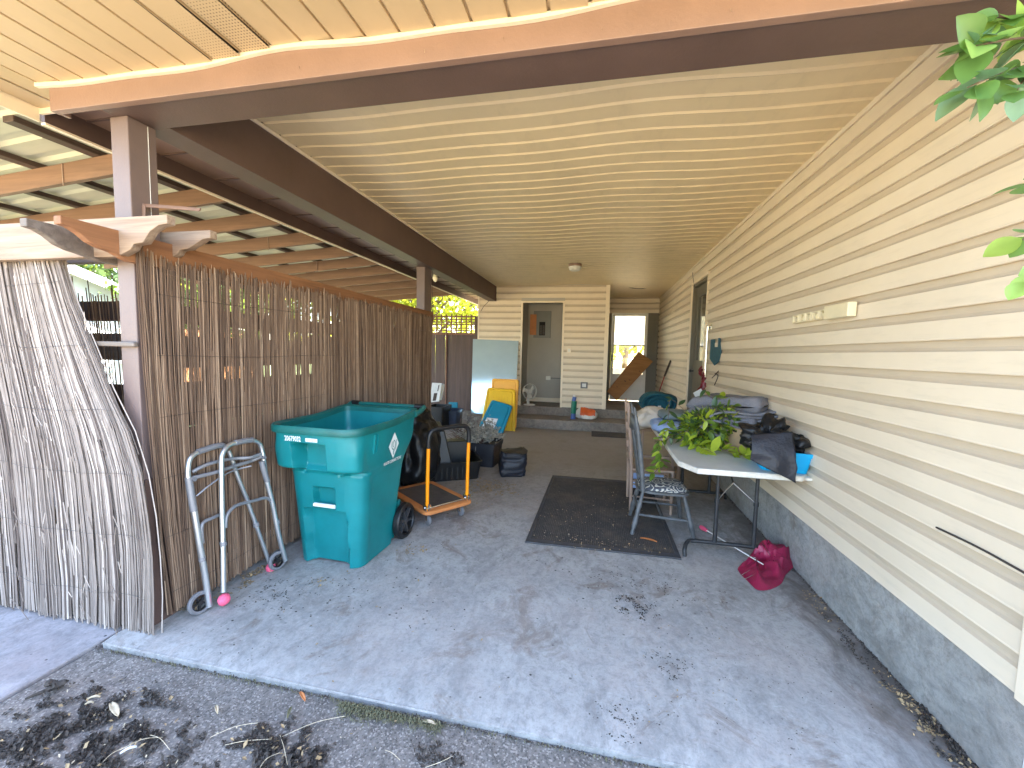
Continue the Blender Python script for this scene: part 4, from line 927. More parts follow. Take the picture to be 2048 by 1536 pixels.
wtube('side_brace', [(405, 1087), (403, 1056), (408, 1044), (425, 1036), (442, 1028)], .010, 'gtube', oA)
wtube('side_brace', [(451, 1056), (453, 1034), (462, 1019), (478, 1009), (510, 1001), (530, 996), (541, 1001), (547, 1018)], .010, 'gtube', oB)
for x, y, o in ((383, 958, oA), (524, 915, oB)):
    c = wp(x, y, o); mb = MB(); mb.cyl(c - V((.02, 0, 0)), c + V((.025, 0, 0)), .012, 10); obj('pivot_knob', mb, 'rubber', t)
for x, y, o in ((448, 1199, oB), (542, 1135, oA)):
    c = wp(x, y, o); mb = MB(); mb.lathe(c, [(.002, -.032), (.02, -.027), (.03, -.012), (.032, 0), (.03, .012), (.02, .027), (.002, .032)], 20, (.3, .2, 1)); obj('ball_foot', mb, 'pink', t, smooth=60)
for x, y, o, s_ in ((406, 1209, oA, -1), (560, 1119, oB, 1)):
    c = wp(x, y, o) + V((-.02, 0, 0)); c.z = .062; ax = V((1, -.25, .1)).normalized()
    mb = MB(); mb.lathe(c, [(.044, -.011), (.056, -.012), (.062, -.006), (.062, .006), (.056, .012), (.044, .011)], 28, ax, True); wh = obj('wheel', mb, 'rubber', t, smooth=40)
    mb = MB(); mb.lathe(c, [(.004, -.014), (.014, -.013), (.014, .013), (.004, .014)], 14, ax); up = ax.orthogonal().normalized(); q = ax.cross(up)
    for k in range(5): a = k * 2 * math.pi / 5; d = up * math.cos(a) + q * math.sin(a); mb.obox(c + d * .028, d * .018, ax * .005, ax.cross(d) * .005)
    mb.lathe(c, [(.039, -.008), (.045, -.009), (.045, .009), (.039, .008)], 24, ax, True); obj('hub', mb, 'blackp', wh, smooth=40)

# ================================================================== PLATFORM DOLLY
DC = V((-1.215, 3.315, 0)); du = V((.60, .80, 0)).normalized(); dv = V((-.80, .60, 0)).normalized()
def D(u, v, z): return DC + du * u + dv * v + V((0, 0, z))
t = thing('platform_dolly', 'orange folding-handle platform dolly between the green cart and the black tubs', 'dolly', tuple(DC))
def rrect(w0, w1, l0, l1, r, z, n=5):
    P = []
    for cx_, cy_, a0 in ((w1 - r, l1 - r, 0), (w0 + r, l1 - r, 90), (w0 + r, l0 + r, 180), (w1 - r, l0 + r, 270)):
        for k in range(n + 1): a = rad(a0 + 90 * k / n); P.append(D(cx_ + r * math.cos(a), cy_ + r * math.sin(a), z))
    return P
mb = MB(); mb.loft([rrect(-.235, .235, 0, .72, .05, .118), rrect(-.245, .245, -.01, .73, .05, .128), rrect(-.245, .245, -.01, .73, .05, .150), rrect(-.235, .235, 0, .72, .05, .156), rrect(-.185, .185, .055, .66, .04, .156), rrect(-.185, .185, .055, .66, .04, .150)]); obj('platform', mb, 'orangep', t, smooth=40)
mb = MB(); mb.loft([rrect(-.183, .183, .057, .658, .04, .1505), rrect(-.183, .183, .057, .658, .04, .1555)]); obj('deck_mat', mb, 'deck', t)
for s_ in (-1, 1):
    mb = MB(); c = D(s_ * .2, .035, 0); lean = V((-.02 * s_ * 0, 0, 0))
    mb.tube([D(s_ * .205, .035, .155), D(s_ * .205, .03, .45), D(s_ * .205, .02, .70)], .0155, 10); obj('upright', mb, 'orange', t, smooth=50)
    mb = MB(); mb.obox(D(s_ * .205, .035, .185), du * .004 + V((0, 0, 0)), dv * .03, V((0, 0, .03))); mb.obox(D(s_ * .205 - .022 * s_, .035, .18), du * .003, dv * .026, V((0, 0, .026))); mb.obox(D(s_ * .205 + .022 * s_, .035, .18), du * .003, dv * .026, V((0, 0, .026))); mb.cyl(D(s_ * .205 - .03, .035, .18), D(s_ * .205 + .03, .035, .18), .008, 8); obj('hinge_bracket', mb, 'chrome', t)
mb = MB(); mb.tube(curve([D(-.205, .02, .69), D(-.205, .018, .76), D(-.190, .016, .815), D(-.145, .015, .845), D(0, .014, .85), D(.145, .015, .845), D(.19, .016, .815), D(.205, .018, .76), D(.205, .02, .69)], 6), .0195, 12); obj('grip_bar', mb, 'rubber' if False else 'blackp', t, smooth=50)
mb = MB(); mb.cyl(D(-.235, .0, .185), D(.235, .0, .185), .006, 8); obj('lock_rod', mb, 'chrome', t)
for u, v_ in ((-.17, .08), (.17, .08), (-.17, .62), (.17, .62)):
    mb = MB(); mb.obox(D(u, v_, .108), du * .035, dv * .035, V((0, 0, .006))); mb.obox(D(u - .016, v_, .075), du * .002, dv * .018, V((0, 0, .03))); mb.obox(D(u + .016, v_, .075), du * .002, dv * .018, V((0, 0, .03))); cf = obj('caster', mb, 'chrome', t)
    mb = MB(); mb.lathe(D(u, v_, .045), [(.01, -.014), (.032, -.014), (.044, -.010), (.044, .010), (.032, .014), (.01, .014)], 20, du); obj('wheel', mb, 'rubber', cf, smooth=40)

# ================================================================== BLACK THINGS BEHIND THE DOLLY
def crumple(mb, amp, sc_, seed, amp2=0, sc2=1):
    c = V([sum(p[i] for p in mb.v) / len(mb.v) for i in range(3)])
    def f(p):
        n = (p - c).normalized(); q = noise.noise(p * sc_ + V((seed, 0, 0))); q2 = abs(noise.noise(p * sc_ * 2.3 + V((0, seed, 0))))
        return p + n * (amp * q - amp * .8 * q2) + (n * amp2 * noise.noise(p * sc2) if amp2 else V((0, 0, 0)))
    return mb.move(f)
def blob(c, r, n=40, flatz=None, pw=2.4):
    mb = MB(); loops = []
    for i in range(1, n):
        ph = -math.pi / 2 + math.pi * i / n; L_ = []
        for k in range(n * 2):
            th = 2 * math.pi * k / (n * 2); e = 2 / pw
            f = lambda x: math.copysign(abs(x) ** e, x)
            L_.append(V((c[0] + r[0] * f(math.cos(ph)) * f(math.cos(th)), c[1] + r[1] * f(math.cos(ph)) * f(math.sin(th)), c[2] + r[2] * f(math.sin(ph)))))
        loops.append(L_)
    mb.loft(loops); 
    if flatz is not None: pass
    return mb
def floorclip(mb, z): return mb.move(lambda p: V((p.x, p.y, max(p.z, z))))
mb = blob((-1.98, 4.25, .44), (.30, .34, .46), 44, pw=2.6); crumple(mb, .10, 3.2, 5, .03, 12); floorclip(mb, .004)
mb.move(lambda p: V((p.x - .22 * max(0, p.z - .35) * 0 - .15 * (p.z) , p.y + .1 * p.z, p.z)))
one('garbage_bag', mb, 'bagblack', 'tall stuffed black garbage bag behind the green cart', 'bag', smooth=80)
# long black open tray
ta, tb_ = V((-1.94, 4.26, 0)), V((-1.36, 4.58, 0)); tu = (tb_ - ta).normalized(); tv = V((-tu.y, tu.x, 0))
def T_(u, v, z): return ta + tu * u + tv * v + V((0, 0, z))
def opentub(T, L, W, H, th, flare, lipw=.0, r=.03):
    mb = MB(); o = flare
    def rr(z, inset, fl): 
        P = []
        for cx_, cy_, a0 in ((L - r - inset + fl, W - r - inset + fl, 0), (r + inset - fl, W - r - inset + fl, 90), (r + inset - fl, r + inset - fl, 180), (L - r - inset + fl, r + inset - fl, 270)):
            for k in range(4): a = rad(a0 + 90 * k / 3); P.append(T(cx_ + r * math.cos(a), cy_ + r * math.sin(a), z))
        return P
    mb.loft([rr(0, 0, 0), rr(H * .8, 0, o * .8), rr(H * .8, 0, o * .8 + lipw), rr(H, 0, o + lipw), rr(H, th, o), rr(th, th, 0)]); return mb
t = thing('mixing_tray', 'long low black plastic tray with an open top behind the dolly', 'tub', tuple(ta))
obj('tray_body', opentub(T_, .70, .62, .22, .008, .03, .012, .05), 'blackp', t, smooth=35)
for k in range(9):
    mb = MB(); mb.obox(T_(.08 + k * .06, -.012 + .0, .10), tu * .008, tv * .010, V((0, 0, .075))); obj('rib', mb, 'blackp', t)
mb = MB(); c = T_(.27, .30, .30); mb.obox(c, tu * .10, tv * .22 + V((0, 0, .02)), V((-.10, .02, .36)) * .8); crumple(mb, .0, 1, 1)
one('leaning_black_panel', mb, 'blackp', 'black ribbed plastic panel leaning inside the long open tray', 'panel', bevel=.012)
mb = MB(); mb.obox(T_(.52, .50, .20), tu * .13, tv * .09, V((-.02, 0, .17))); one('black_crate', mb, 'blackp', 'small black crate standing in the back of the long tray', 'crate', bevel=.01)
# tub with dried plant
ua, ub = V((-1.665, 5.12, 0)), V((-1.295, 5.10, 0)); uu = (ub - ua).normalized(); uv = V((-uu.y, uu.x, 0))
def U_(u, v, z): return ua + uu * u + uv * v + V((0, 0, z))
t = thing('planter_tub', 'square black plastic tub holding the dried silvery plant', 'tub', tuple(ua))
obj('tub_body', opentub(U_, .38, .38, .31, .006, .02, .008, .03), 'blackfab', t, smooth=35)
mb = MB(); mb.obox(U_(.19, .19, .26), uu * .18, uv * .18, V((0, 0, .01))); obj('soil', mb, 'mulch', t)
PC = U_(.12, .19, .30)
t = thing('dried_plant', 'dried silver-grey leafy plant bursting out of the black tub', 'plant', tuple(PC))
mb = MB(); mbl = MB(); r_ = random.Random(5)
for k in range(46):
    a = r_.uniform(0, 6.28); el = r_.uniform(.0, 1.2); L_ = r_.uniform(.12, .36); e = PC + V((math.cos(a) * math.cos(el) * L_ * 1.05 + .03, math.sin(a) * math.cos(el) * L_ * .8, math.sin(el) * L_ * .95 + .01))
    s0 = PC + V((r_.uniform(-.06, .06), r_.uniform(-.06, .06), -.03)); mb.tube(curve([s0, (s0 + e) / 2 + V((0, 0, .03)), e], 3), .0022, 4)
    for j in range(48):
        q = lerp(s0, e, r_.uniform(.45, 1.08)) + V((r_.gauss(0, .026), r_.gauss(0, .026), r_.gauss(0, .022))); d = V((r_.gauss(0, 1), r_.gauss(0, 1), r_.gauss(0, .7))).normalized(); b = d.orthogonal().normalized() * r_.uniform(.5, .8); s_ = r_.uniform(.010, .024)
        mbl.add([q - d * s_, q + b * s_, q + d * s_ + d.cross(b) * s_ * .3, q - b * s_ + d.cross(b) * s_ * .2], [(0, 1, 2, 3)])
obj('stems', mb, 'twig', t, kind='stuff'); obj('foliage', mbl, 'silverplant', t, kind='stuff')
mb = MB(); P = [PC + V((.02, -.2, .0)), PC + V((.02, -.235, -.06)), PC + V((.01, -.235, -.14))]; mb.tube(P, .002, 4)
mb.grid(lambda u, v: V((PC.x + .0 + (v - .5) * .055 * math.sin(math.pi * min(1, u * 1.1 + .05)) + .008 * math.sin(u * 14), PC.y - .238 - .006 * math.sin(v * 9), PC.z - .12 - u * .15)), 10, 4); obj('hanging_leaf', mb, 'silverplant', t)
t = thing('twig_bunch', 'bare reddish twigs sprawling behind the dolly handle left of the dried plant', 'twigs', (-1.85, 5.5, .2))
mb = MB()
for k in range(60):
    a = r_.uniform(2.2, 4.4); s0 = V((-1.66, 5.45, .22)); e = s0 + V((math.cos(a) * r_.uniform(.15, .45), math.sin(a) * r_.uniform(-.1, .2), r_.uniform(-.05, .25))); mb.tube(curve([s0, (s0 + e) / 2 + V((r_.gauss(0, .03), 0, r_.gauss(0, .03))), e], 3), .002, 4)
obj('twigs', mb, 'twig', t, kind='stuff')
# square black fabric bag
mb = MB(); c = V((-.985, 4.93, 0)); ax_ = V((.97, .24, 0)).normalized(); ay_ = V((-.24, .97, 0)).normalized(); n = 22; loops = []
for i in range(n + 1):
    z = .30 * i / n; L_ = []
    for k in range(64):
        th = 2 * math.pi * k / 64 + .01; e = .36; f = lambda x: math.copysign(abs(x) ** e, x); rr = .165 * (1 + .06 * math.sin(math.pi * i / n)) * (.93 if i == 0 else 1)
        L_.append(c + ax_ * f(math.cos(th)) * rr * .97 + ay_ * f(math.sin(th)) * rr + V((0, 0, z + .02 * math.sin(th * 2 + .5) * i / n)))
    loops.append(L_)
mb.loft(loops); crumple(mb, .030, 7, 9, .012, 22); floorclip(mb, .003)
one('fabric_bag', mb, 'blackfab', 'crumpled square black fabric bag on the floor right of the planter tub', 'bag', smooth=70)

# ================================================================== FAR LEFT CORNER: lids, glass, totes
a, b, c_, d_ = at(946, 678, 1, 8.69), at(1037, 682, 1, 8.69), at(942, 828, 1, 8.40), at(1030, 832, 1, 8.40)
t = thing('glass_sheet', 'big pale blue glass sheet leaning against the end wall behind the storage lids', 'glass', ((c_.x + d_.x) / 2, 8.42, c_.z))
n_ = (b - a).cross(c_ - a).normalized()
if n_.y > 0: n_ = -n_
mb = MB(); mb.add([a, b, d_, c_, a - n_ * .008, b - n_ * .008, d_ - n_ * .008, c_ - n_ * .008], [(0, 1, 2, 3), (7, 6, 5, 4), (0, 4, 5, 1), (1, 5, 6, 2), (2, 6, 7, 3), (3, 7, 4, 0)]); obj('glass_pane', mb, 'mirror', t)
def lid(name, label, p, m, ya, yb_, grid_=True, lab=False):
    """tote lid leaning back: p = four photo points tl,tr,br,bl ; ya depth at top, yb_ at bottom"""
    A, B, C_, D_ = at(*p[0], 1, ya), at(*p[1], 1, ya), at(*p[2], 1, yb_), at(*p[3], 1, yb_)
    t = thing(name, label, 'lid', tuple((C_ + D_) / 2), 'storage tote lids leaning by the back step')
    nn = (B - A).cross(D_ - A).normalized(); nn = -nn if nn.y > 0 else nn
    def Q(u, v, o): return lerp(lerp(A, B, u), lerp(D_, C_, u), v) + nn * o
    def loop(ins, o, r=.10):
        P = []; W_ = (B - A).length; H_ = (D_ - A).length; ru, rv = r * .5 / W_ * 1., r * .5 / H_
        iu, iv = ins / W_, ins / H_
        for cu, cv, a0 in ((1 - iu - ru, iv + rv, -90), (1 - iu - ru, 1 - iv - rv, 0), (iu + ru, 1 - iv - rv, 90), (iu + ru, iv + rv, 180)):
            for k in range(6): a_ = rad(a0 + 18 * k); P.append(Q(cu + ru * math.cos(a_), cv + rv * math.sin(a_), o))
        return P
    mb = MB(); mb.loft([loop(0, -.02), loop(0, .0), loop(.012, .010), loop(.035, .010), loop(.042, .0), loop(.060, .0), loop(.066, .008), loop(.085, .008)]); obj('lid_body', mb, m, t, smooth=35)
    if grid_:
        for k in range(1, 7):
            mb = MB(); u = .17 + .66 * k / 7; mb.add([Q(u - .006, .17, .0085), Q(u + .006, .17, .0085), Q(u + .006, .85, .0085), Q(u - .006, .85, .0085), Q(u - .004, .17, .013), Q(u + .004, .17, .013), Q(u + .004, .85, .013), Q(u - .004, .85, .013)], [(0, 1, 2, 3), (4, 5, 6, 7), (0, 4, 5, 1), (1, 5, 6, 2), (2, 6, 7, 3), (3, 7, 4, 0)]); obj('rib', mb, m, t)
        for k in range(1, 4):
            mb = MB(); v_ = .2 + .6 * k / 4; mb.add([Q(.17, v_, .0095), Q(.83, v_, .0095), Q(.83, v_ + .012, .0095), Q(.17, v_ + .012, .0095), Q(.17, v_, .012), Q(.83, v_, .012), Q(.83, v_ + .012, .012), Q(.17, v_ + .012, .012)], [(0, 1, 2, 3), (4, 5, 6, 7), (0, 4, 5, 1), (1, 5, 6, 2), (2, 6, 7, 3), (3, 7, 4, 0)]); obj('rib', mb, m, t)
    if lab:
        mb = MB(); mb.add([Q(.16, .52, .0095), Q(.60, .50, .0095), Q(.62, 1.0, .0095), Q(.10, 1.0, .0095), Q(.16, .52, .011), Q(.60, .50, .011), Q(.62, 1.0, .011), Q(.10, 1.0, .011)], [(0, 1, 2, 3), (4, 5, 6, 7), (0, 4, 5, 1), (1, 5, 6, 2), (2, 6, 7, 3), (3, 7, 4, 0)]); obj('paper_label', mb, 'paper', t)
    return t
lid('tote_lid', 'tallest orange-yellow ribbed tote lid against the glass sheet', ((984, 757), (1038, 759), (1032, 858), (978, 858)), 'yellow2', 8.10, 7.86)
lid('tote_lid', 'middle bright yellow ribbed tote lid in front of the orange-yellow one', ((975, 775), (1031, 779), (1030, 872), (958, 870)), 'yellow', 7.98, 7.62)
lid('tote_lid', 'teal tote lid with a white paper label in front of the yellow lids', ((984, 799), (1026, 812), (1004, 872), (950, 868)), 'teal', 7.75, 7.36, False, True)
# black tub with white framed screens, by the reed end
P0 = V((-3.02, 7.0, 0))
t = thing('corner_tub', 'tall black tub in the corner past the end of the reed screen', 'tub', (-3.15, 7.5, 0))
mb = MB(); a = at(862, 852, 2, 0); b_ = at(884, 850, 2, 0)
y_ = 7.4
A_ = at(858, 812, 1, y_); B_ = at(885, 808, 1, y_)
obj('tub_body', opentub(lambda u, v, z: V((A_.x - .05 + u, y_ + v, z)), B_.x - A_.x + .05, .45, A_.z * .98, .006, .012, .01, .03), 'blackp', t, smooth=35)
for k, (x0, y0_, x1, y1_) in enumerate(((860, 766, 884, 803), (876, 768, 889, 800))):
    A = at(x0 + 5, y0_, 1, y_ + .32 + k * .06); B = at(x1, y0_ + 1, 1, y_ + .32 + k * .06); C2 = at(x1 - 5, y1_, 1, y_ + .12 + k * .06); D2 = at(x0, y1_ + 2, 1, y_ + .12 + k * .06); nn = V((0, -.02, .008))
    tt = thing('folded_panel', ('pale printed board leaning in the tall black corner tub', 'thin white framed board leaning behind the printed one')[k], 'board', tuple(D2))
    mb = MB(); mb.add([A, B, C2, D2, A + nn, B + nn, C2 + nn, D2 + nn], [(0, 1, 2, 3), (7, 6, 5, 4), (0, 4, 5, 1), (1, 5, 6, 2), (2, 6, 7, 3), (3, 7, 4, 0)]); obj('board', mb, 'paper', tt)
    if k == 0:
        mb = MB(); q = lambda u, v: lerp(lerp(A, B, u), lerp(D2, C2, u), v) + nn * 1.1; mb.add([q(.35, .55), q(.7, .55), q(.65, .95), q(.3, .95), q(.70, .12), q(.80, .12), q(.76, .45), q(.66, .45)], [(0, 1, 2, 3), (4, 5, 6, 7)]); obj('print', mb, 'grip', tt)
A_ = at(880, 850, 2, 0); y_ = 7.75; L0 = at(879, 820, 1, y_); R0 = at(912, 818, 1, y_)
mb = opentub(lambda u, v, z: V((L0.x + u, y_ + v, z)), R0.x - L0.x, .40, L0.z, .006, .015, .012, .03)
one('smoky_tote', mb, 'darkblue', 'smoky blue see-through tote beside the tall black corner tub', 'tote', smooth=35)
A_ = at(897, 804, 1, 8.3); B_ = at(915, 822, 1, 8.3); mb = MB(); mb.box((A_.x, 8.3, B_.z), (B_.x, 8.34, A_.z)); one('spare_tote_lid', mb, 'teal', 'teal lid standing against the gate boards behind the smoky tote', 'lid', bevel=.015)

# ================================================================== FLOOR MATS
A, B, C_, D_ = at(1050, 1085, 2, .004), at(1363, 1119, 2, .004), at(1250, 963, 2, .004), at(1110, 952, 2, .004)
C_ = C_ + (C_ - D_) * .30; dirx = (B - A).normalized()
D_ = V((A.x + .02, D_.y, 0)); C_ = V((B.x - .01, D_.y + .03, 0))
def rug(name, label, A, B, C_, D_, h, m, border, nslat=False):
    t = thing(name, label, 'mat', tuple((A + B + C_ + D_) / 4 * 1))
    t.location.z = 0
    def Q(u, v): p = lerp(lerp(A, B, u), lerp(D_, C_, u), v); return V((p.x, p.y, 0))
    mb = MB(); mb.grid(lambda u, v: Q(u, v) + V((0, 0, h + .0025 * nz(Q(u, v), 14))), 60, 70); mb.grid(lambda u, v: Q(u, v) + V((0, 0, .001)), 2, 2); obj('mat_surface', mb, m, t, smooth=60)
    for (u0, v0, u1, v1) in ((0, 0, 1, border), (0, 1 - border, 1, 1), (0, border, border * .8, 1 - border), (1 - border * .8, border, 1, 1 - border)):
        mb = MB(); q = [Q(u0, v0), Q(u1, v0), Q(u1, v1), Q(u0, v1)]; mb.add([p + V((0, 0, .001)) for p in q] + [p + V((0, 0, h + .004)) for p in q], [(3, 2, 1, 0), (4, 5, 6, 7), (0, 1, 5, 4), (1, 2, 6, 5), (2, 3, 7, 6), (3, 0, 4, 7)]); obj('border', mb, 'deckedge', t, bevel=.003)
    return t, Q
km = NT('mat_weave'); vv = km.n('TexVoronoi'); vv.inputs['Scale'].default_value = 65; vv.inputs['Randomness'].default_value = .2; km.l(km.tc.outputs['Object'], vv.inputs['Vector'])
cc = km.ramp(vv.outputs['Distance'], [(.2, (.115, .102, .092)), (.6, (.042, .037, .034))])
cc = km.mix(km.ramp(km.noise(3.2, None, 8, .7), [(.46, 0.), (.66, .65)]), cc, (.115, .092, .066)); cc = km.mix(km.ramp(km.noise(45, None, 6, .8), [(.62, 0.), (.74, .7)]), cc, (.26, .21, .14))
km.col(cc); km.set(Roughness=.92); km.bump(vv.outputs['Distance'], .8, .004); M['weave'] = km.m
M['deckedge'] = mat('mat_rubber_edge', (.05, .048, .05), .7, .25, 12, .3, 60)
rug('door_mat', 'large worn dark woven mat littered with leaf bits beside the chairs', A, B, C_, D_, .009, 'weave', .035)
a1, a2, a3, a4 = at(1183, 873, 2, 0), at(1262, 877, 2, 0), at(1262, 863, 2, 0), at(1183, 861, 2, 0)
t = thing('step_mat', 'narrow black rubber mat on the floor in front of the back steps', 'mat', tuple(a1)); q = [a1, a2, a3, a4]
mb = MB(); mb.add([p + V((0, 0, .001)) for p in q] + [p + V((0, 0, .014)) for p in q], [(3, 2, 1, 0), (4, 5, 6, 7), (0, 1, 5, 4), (1, 2, 6, 5), (2, 3, 7, 6), (3, 0, 4, 7)]); obj('mat_body', mb, 'weave', t, bevel=.003)

# ================================================================== TABLE
TX0, TX1, TY0, TY1, TZ = .62, 1.425, 3.03, 4.86, .722
t = thing('folding_table', 'white topped folding table loaded with cloths and boxes along the house wall', 'table', ((TX0 + TX1) / 2, (TY0 + TY1) / 2, 0))
def toploop(ins, z):
    ch = .13; x0, x1, y0, y1 = TX0 + ins, TX1 - ins, TY0 + ins, TY1 - ins
    P = []
    for (a, b) in (((x0 + ch * .72, y0), (x1 - .05, y0)), ((x1 - .05, y0), (x1, y0 + .05)), ((x1, y0 + .05), (x1, y1 - .05)), ((x1, y1 - .05), (x1 - .05, y1)), ((x1 - .05, y1), (x0 + ch * .6, y1)), ((x0 + ch * .6, y1), (x0, y1 - ch)), ((x0, y1 - ch), (x0, y0 + ch * 1.35)), ((x0, y0 + ch * 1.35), (x0 + ch * .72, y0))):
        for k in range(6): P.append(V((lerp(a[0], b[0], k / 6), lerp(a[1], b[1], k / 6), z)))
    return P
mb = MB(); mb.loft([toploop(.012, TZ - .042), toploop(.002, TZ - .036), toploop(0, TZ - .008), toploop(.006, TZ - .001)]); mb.cur = 0
obj('edge', mb, 'tableedge', t, smooth=40)
mb = MB(); mb.loft([toploop(.0065, TZ - .004), toploop(.008, TZ)]); obj('table_top', mb, 'tabletop', t, smooth=40)
mb = MB(); mb.obox((TX1 - .01, TY0 + .03, TZ - .02), (.02, 0, 0), (0, .03, 0), (0, 0, .012)); obj('corner_cap', mb, 'tableedge', t, bevel=.008)
for yl, sgn in ((3.30, 1), (4.56, -1)):
    for x in (.93, 1.20):
        mb = MB(); mb.tube([(x, yl, TZ - .04), (x, yl, .42), (x, yl, .085)], [.013, .013, .0165], 10); obj('leg', mb, 'blackmetal', t, smooth=50)
        mb = MB(); mb.cyl((x, yl, .40), (x, yl, .43), .0185, 10); obj('joint', mb, 'blackmetal', t, smooth=50)
    mb = MB(); mb.tube(curve([(.70, yl - .10 * sgn * 1, .0), (.70, yl - .085 * sgn, .05), (.73, yl - .03 * sgn, .082), (.80, yl, .085), (1.2, yl, .085), (1.30, yl, .082), (1.36, yl - .03 * sgn, .07), (1.385, yl - .08 * sgn, .03), (1.39, yl - .09 * sgn, .0)], 6), .0155, 10); obj('foot_bar', mb, 'blackmetal', t, smooth=50)
    for x, xt in ((.93, 1.05), (1.20, 1.05)):
        mb = MB(); mb.tube([(x, yl, .42), (xt, yl + .05 * sgn, .55)], .005, 6); obj('brace', mb, 'chrome', t)
    mb = MB(); mb.tube([(1.05, yl + .05 * sgn, .55), (1.04, yl + .22 * sgn, TZ - .045)], .006, 6); obj('brace', mb, 'blackmetal', t)
# ================================================================== CHAIRS
def turned(mb, a, b, r, n=12):
    pr = [.62, .62, .8, .7, .95, 1., .72, .95, .78, 1., 1.06, 1.06, .95, .72, .9, .7]
    a, b = V(a), V(b); mb.tube([lerp(a, b, k / (len(pr) - 1)) for k in range(len(pr))], [r * q for q in pr], n)
GX, GY = .36, 3.475      # rear near corner
t = thing('painted_chair', 'grey painted wooden chair with a black and cream damask seat, nearest the mat', 'chair', (.57, 3.68, 0))
SZ = .375
def seatloop(ins, z):
    P = []; c = V((.585, 3.70, z)); 
    for k in range(40):
        th = 2 * math.pi * k / 40; e = .55; f = lambda x: math.copysign(abs(x) ** e, x); hx = .215 - ins; hy = (.195 + .02 * math.cos(th)) - ins; P.append(c + V((f(math.cos(th)) * hx, f(math.sin(th)) * hy, 0)))
    return P
mb = MB(); mb.loft([seatloop(.02, SZ - .03), seatloop(.0, SZ - .022), seatloop(0, SZ - .004), seatloop(.012, SZ)]); obj('seat_frame', mb, 'greypaint', t, smooth=40)
mb = MB(); mb.loft([seatloop(.02, SZ), seatloop(.016, SZ + .012), seatloop(.03, SZ + .028), seatloop(.07, SZ + .038), seatloop(.12, SZ + .042)]); obj('seat_pad', mb, 'damask', t, smooth=60)
for a, b in (((.42, 3.56, SZ - .02), (.335, 3.475, 0)), ((.42, 3.84, SZ - .02), (.35, 3.90, 0)), ((.745, 3.55, SZ - .02), (.835, 3.515, 0)), ((.745, 3.84, SZ - .02), (.80, 3.90, 0))):
    mb = MB(); turned(mb, a, b, .021); obj('leg', mb, 'greypaint', t, smooth=40)
for a, b, r in (((.375, 3.515, .17), (.795, 3.53, .145), .0115), ((.38, 3.875, .16), (.77, 3.88, .15), .010), ((.375, 3.515, .22), (.38, 3.875, .22), .009), ((.58, 3.52, .157), (.58, 3.88, .155), .010)):
    mb = MB(); mb.tube([a, lerp(V(a), V(b), .5), b], [r * .8, r * 1.25, r * .8], 9); obj('stretcher', mb, 'greypaint', t, smooth=50)
for y in (3.53, 3.86):
    mb = MB(); pr = [(0, .019), (.08, .022), (.16, .018), (.22, .021), (.5, .02), (.62, .017), (.68, .021), (.72, .015), (.78, .019), (.83, .012), (.87, .017), (.90, .009), (.93, .014), (.965, .009), (1, .003)]
    a, b = V((.415, y, SZ - .01)), V((.315, y + (.0 if y < 3.6 else .0), SZ + .70)); mb.tube([lerp(a, b, q) + V((.012 * math.sin(q * 3.1), 0, 0)) for q, _ in pr], [r_ for _, r_ in pr], 12); obj('back_post', mb, 'greypaint', t, smooth=50)
mb = MB(); mb.grid(lambda u, v: V((.335 - .03 * math.sin(math.pi * u), lerp(3.53, 3.86, u), lerp(SZ + .50, SZ + .59 + .03 * math.sin(math.pi * u), v))), 14, 2); obj('crest_rail', mb, 'greypaint', t, smooth=50, solid=.018)
mb = MB(); mb.tube([(.39, 3.53, SZ + .12), (.375, 3.695, SZ + .12), (.39, 3.86, SZ + .12)], .010, 8); obj('back_rail', mb, 'greypaint', t, smooth=50)
for k in range(5):
    y = 3.585 + k * .055; mb = MB(); mb.tube([(.385, y, SZ + .12), (.352, y, SZ + .32), (.318, y, SZ + .51)], [.006, .009, .006], 8); obj('spindle', mb, 'greypaint', t, smooth=50)
# natural wood ladder back chair behind
t = thing('wooden_chair', 'bare wood ladder-back chair standing behind the grey painted chair', 'chair', (.53, 4.2, 0))
NY0, NY1 = 4.03, 4.42
for y in (NY0, NY1):
    mb = MB(); mb.tube([(.365, y, 0), (.36, y, .4), (.335, y, .75), (.305, y, 1.035)], [.014, .019, .019, .014], 10); mb.lathe((.304, y, 1.035), [(.014, 0), (.016, .008), (.010, .02), (.003, .024)], 10); obj('back_post', mb, 'natwood', t, smooth=50)
    mb = MB(); mb.tube([(.735, y, 0), (.735, y, .42)], [.013, .017], 10); obj('leg', mb, 'natwood', t, smooth=50)
    for z in (.15, .30): mb = MB(); mb.tube([(.365, y, z), (.735, y, z - .01)], .009, 8); obj('stretcher', mb, 'natwood', t, smooth=50)
for z, h in ((.50, .05), (.68, .05), (.86, .06)):
    mb = MB(); xx = .355 - (z - .4) * .08; mb.grid(lambda u, v: V((xx - .02 * math.sin(math.pi * u), lerp(NY0, NY1, u), z + h * v)), 8, 1); obj('ladder_slat', mb, 'natwood', t, smooth=50, solid=.010)
for z in (.14, .27): mb = MB(); mb.tube([(.735, NY0, z), (.735, NY1, z)], .009, 8); obj('stretcher', mb, 'natwood', t, smooth=50)
mb = MB(); mb.box((.35, NY0 - .01, .40), (.75, NY1 + .01, .425)); obj('seat', mb, 'natwood', t, bevel=.008)
